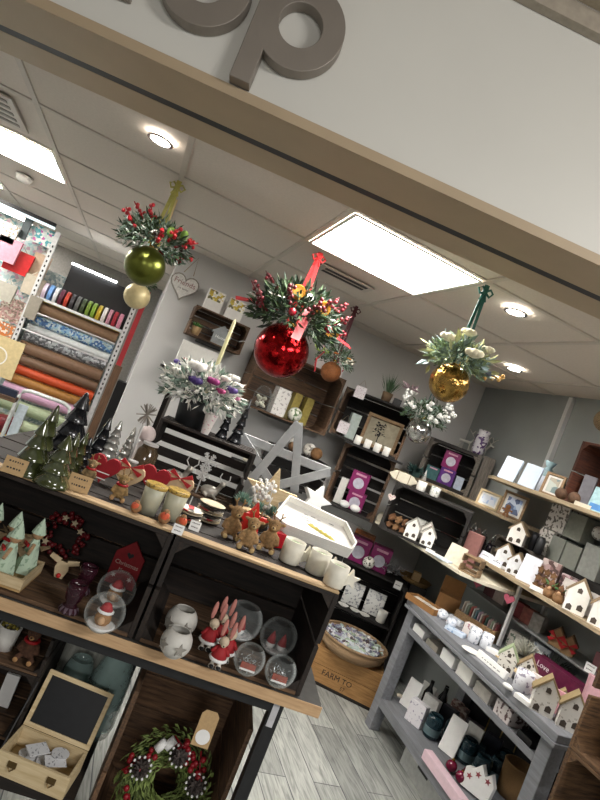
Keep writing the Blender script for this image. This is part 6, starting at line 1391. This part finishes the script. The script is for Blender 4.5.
rolls = [((62, 312), .06, '8a6c50', None, 'brown kraft wrapping roll just below the ribbon spools'), ((75, 306), .03, 'c9a820', None, 'thin yellow wrapping roll behind the kraft one'), ((62, 330), .05, '', BLP, 'blue patterned wrapping roll under the kraft one'), ((70, 340), .04, 'd0d4d4', None, 'white tube roll under the blue patterned one'), ((65, 349), .05, '', GYP, 'grey patterned wrapping roll'), ((64, 360), .065, '7a5e48', None, 'wide brown wrapping roll above the orange one'), ((60, 376), .055, '6e5440', None, 'dark brown wrapping roll just above the orange one'), ((55, 387), .05, 'b8451c', None, 'bright orange red wrapping roll'), ((52, 396), .05, '9a6a2c', None, 'ochre wrapping roll under the orange one'), ((48, 407), .06, 'c8a0bc', None, 'pink wrapping roll under the ochre one'), ((45, 424), .065, '9aa888', None, 'pale green wrapping roll, upper of two'), ((40, 440), .065, 'a8b494', None, 'pale green wrapping roll, lower of two')]
zp = 9
zlast = zr-.085
for i, (c, r, cl, m_, l) in enumerate(rolls):
    r *= .85
    c = (c[0], c[1]-(8 if i > 3 else 0)); y_ = YG+(.1 if i != 1 else .24); zz_ = zat(*c, y_)
    if i != 1: zz_ = min(zz_, zlast-r-.003); zlast = zz_-r; r0_ = r
    else: y_ = YG+.166; zz_ = zlast+r0_+.043
    wrap(cl, zz_, r, l, y_, XL+.01, XR-.01, m=m_)
for zz, l in ((zat(60, 322), 'white wire shelf rail under the kraft roll'), (zat(60, 343), 'white wire shelf rail under the blue roll')):
    tt = thing('wire_rail', l, 'rail', ((XL+XR)/2, YG-.03, zz), 0, 'white wire shelf rails'); G().tube([(-wl, 0, 0), (wl, 0, 0)], .008, 6).done('rail', WM, tt)
# white tubular stand
q0, q1 = gw(22, 388, 4.9), gw(72, 408, 4.9)
t = thing('tube_stand', 'white tubular frame stand in front of the green rolls', 'stand', (q0.x, 4.9, 0)); W_ = q1.x-q0.x; H_ = q0.z
G().tube([(0, 0, 0), (0, 0, H_-.07), (.02, 0, H_-.02), (.07, 0, H_), (W_-.07, 0, H_), (W_-.02, 0, H_-.02), (W_, 0, H_-.07), (W_, 0, 0)], .016, 10).done('frame', mat('c9cdcb', .3, .2), t, True); G().box(.03, .1, -.03, .0, .3, H_-.12).done('pale_panel', mat('b8c4cc', .4), t)
# dark things between rolls and the wall
q = gw(112, 385, 4.8)
tag(G().box(-.03, .03, -.03, .03, 0, 1.42).done('brown_board', wood('4a3424', '6e5038', 2, isl=0)), 'brown wooden board leaning between the rolls and the white wall', 'board', None, (gw(113, 380, 4.8).x, 4.8, 0))
tag(G().box(-.05, .05, -.1, .1, 0, 1.3).done('black_case', BLACK), 'black tall case beside the leaning brown board', 'case', None, (gw(127, 375, 5.0).x, 5.0, 0))
tag(G().lathe([(.15, 0), (.17, .5), (.12, .62), (0, .66)], 14, wob=-.1).done('black_sack', mat('15161a', .5), smooth=True), 'black sack standing in front of the brown board', 'sack', None, (gw(97, 400, 4.7).x, 4.7, .0+.40)) if False else None
# red item right of the spools
q = gw(143, 315, 4.9); tag(G().box(-.02, .02, -.05, .05, 0, q.z+.2).done('red_banner', mat('9a1c24', .5)), 'narrow red banner standing beside the spools against the wall', 'banner', None, (q.x-.03, 4.96, 0))
# hanging gift bags on the left bay
bags = [((5, 232), .2, .16, 'b8c8c8', 'pale blue printed gift bag at the top left'), ((26, 228), .06, .2, '4a5254', 'dark grey narrow roll hanging beside the pale blue bag'), ((46, 238), .2, .15, '', 'teal and pink flowered gift bag at the top right of the bay'), ((8, 250), .18, .2, 'c88a9a', 'pink gift bag at the left edge above the red one'), ((18, 262), .22, .19, 'c01a1c', 'shiny red gift bag'), ((40, 266), .14, .2, 'b8a088', 'beige gift bag with string bow'), ((6, 292), .14, .15, 'a8a498', 'beige gift bag at the left edge below the red one'), ((33, 286), .17, .17, 'b4aa98', 'plain beige gift bag below the string bow'), ((12, 310), .2, .2, 'c09a94', 'pink beige patterned gift bag low on the left bay'), ((33, 308), .1, .2, '8a8478', 'narrow grey beige gift bag low beside the pink one'), ((4, 330), .16, .13, 'c06a28', 'orange patterned gift bag at the bottom left')]
FLW = confetti(['4aa0a8', 'd8dcd8', 'c05aa0', 'e4e4de', '6ab0b4', 'c8d4d0'], 45)
for i, (c, w_, h_, cl, l) in enumerate(bags):
    q = gw(*c, YG-.02+.05*(i % 3)); t = thing('gift_bag', l, 'gift bag', (q.x, YG-.02+.05*(i % 3), q.z-h_/2), 0, 'hanging gift bags')
    m_ = FLW if not cl else (confetti([cl, 'd8d0c0', cl, '8a7a6a'], 70) if i in (0, 8, 10) else mat(cl, .35 if i == 4 else .6, var=.1))
    G().prism([(-w_*.45, 0), (w_*.45, 0), (w_*.5, h_), (-w_*.5, h_)], -.02, .02).done('bag', m_, t)
    G().tube([(-w_*.2, -.021, h_), (0, -.021, h_+.04), (w_*.2, -.021, h_)], .004, 5).done('handle', mat('b8b0a0', .7), t)
g = thing('pegboard', 'pale floral pegboard behind the hanging gift bags', 'board', (0, YG+.2, 0)); G().box(-2.5, XL-.05, 0, .02, 1.0, 2.27).done('board', confetti(['b8d0d0', 'd8e0dc', '8ab4b8', 'e4e4e0', 'c8a8b8'], 40), g)
# cream card at the left edge, held on a stand
q = gw(4, 358, 4.6); k = mpp(q)
t = thing('notice_board', 'cream square board with a white round mark at the left edge', 'board', (q.x-.05, 4.6, 0)); G().box(-.15, .15, 0, .02, q.z-.14, q.z+.15).done('board', mat('cbb88a', .6), t); G().ring(.07, .06, -.002, 0, 24, T((0, 0, q.z))).done('ring', WHITE, t); G().box(-.02, .02, .0205, .05, 0, q.z+.1).done('post', DARK[2], t)
q = gw(4, 395, 4.4)
t = thing('wooden_stool', 'brown wooden ledge with a navy box at the far left edge', 'ledge', (q.x-.12, 4.4, 0)); G().box(-.2, .2, 0, .12, q.z-.03, q.z).done('top', WB[0], t); G().box(-.15, -.1, .02, .1, 0, q.z-.031).done('leg', WB[2], t)
tag(G().box(-.07, .07, 0, .06, 0, .05).done('navy_box', mat('1c2438', .5)), 'small navy box lying on the brown ledge at the far left', 'box', None, (q.x+.0, 4.43, q.z+.0005))
for c, cl, l in (((8, 425), '7a2028', 'dark red storage tin at the far left under the ledge'), ((6, 440), 'c8a03a', 'yellow storage tub at the far left edge'), ((5, 458), '2c7a4a', 'green storage tub at the far left edge, lowest')):
    q = gw(*c, 5.05); tag(G().lathe([(.09, 0), (.1, .12), (.09, .12), (0, .11)], 18).done('storage_tub', mat(cl, .5), smooth=True), l, 'tub', 'coloured tubs at the far left', (q.x, 5.05, q.z-.06))
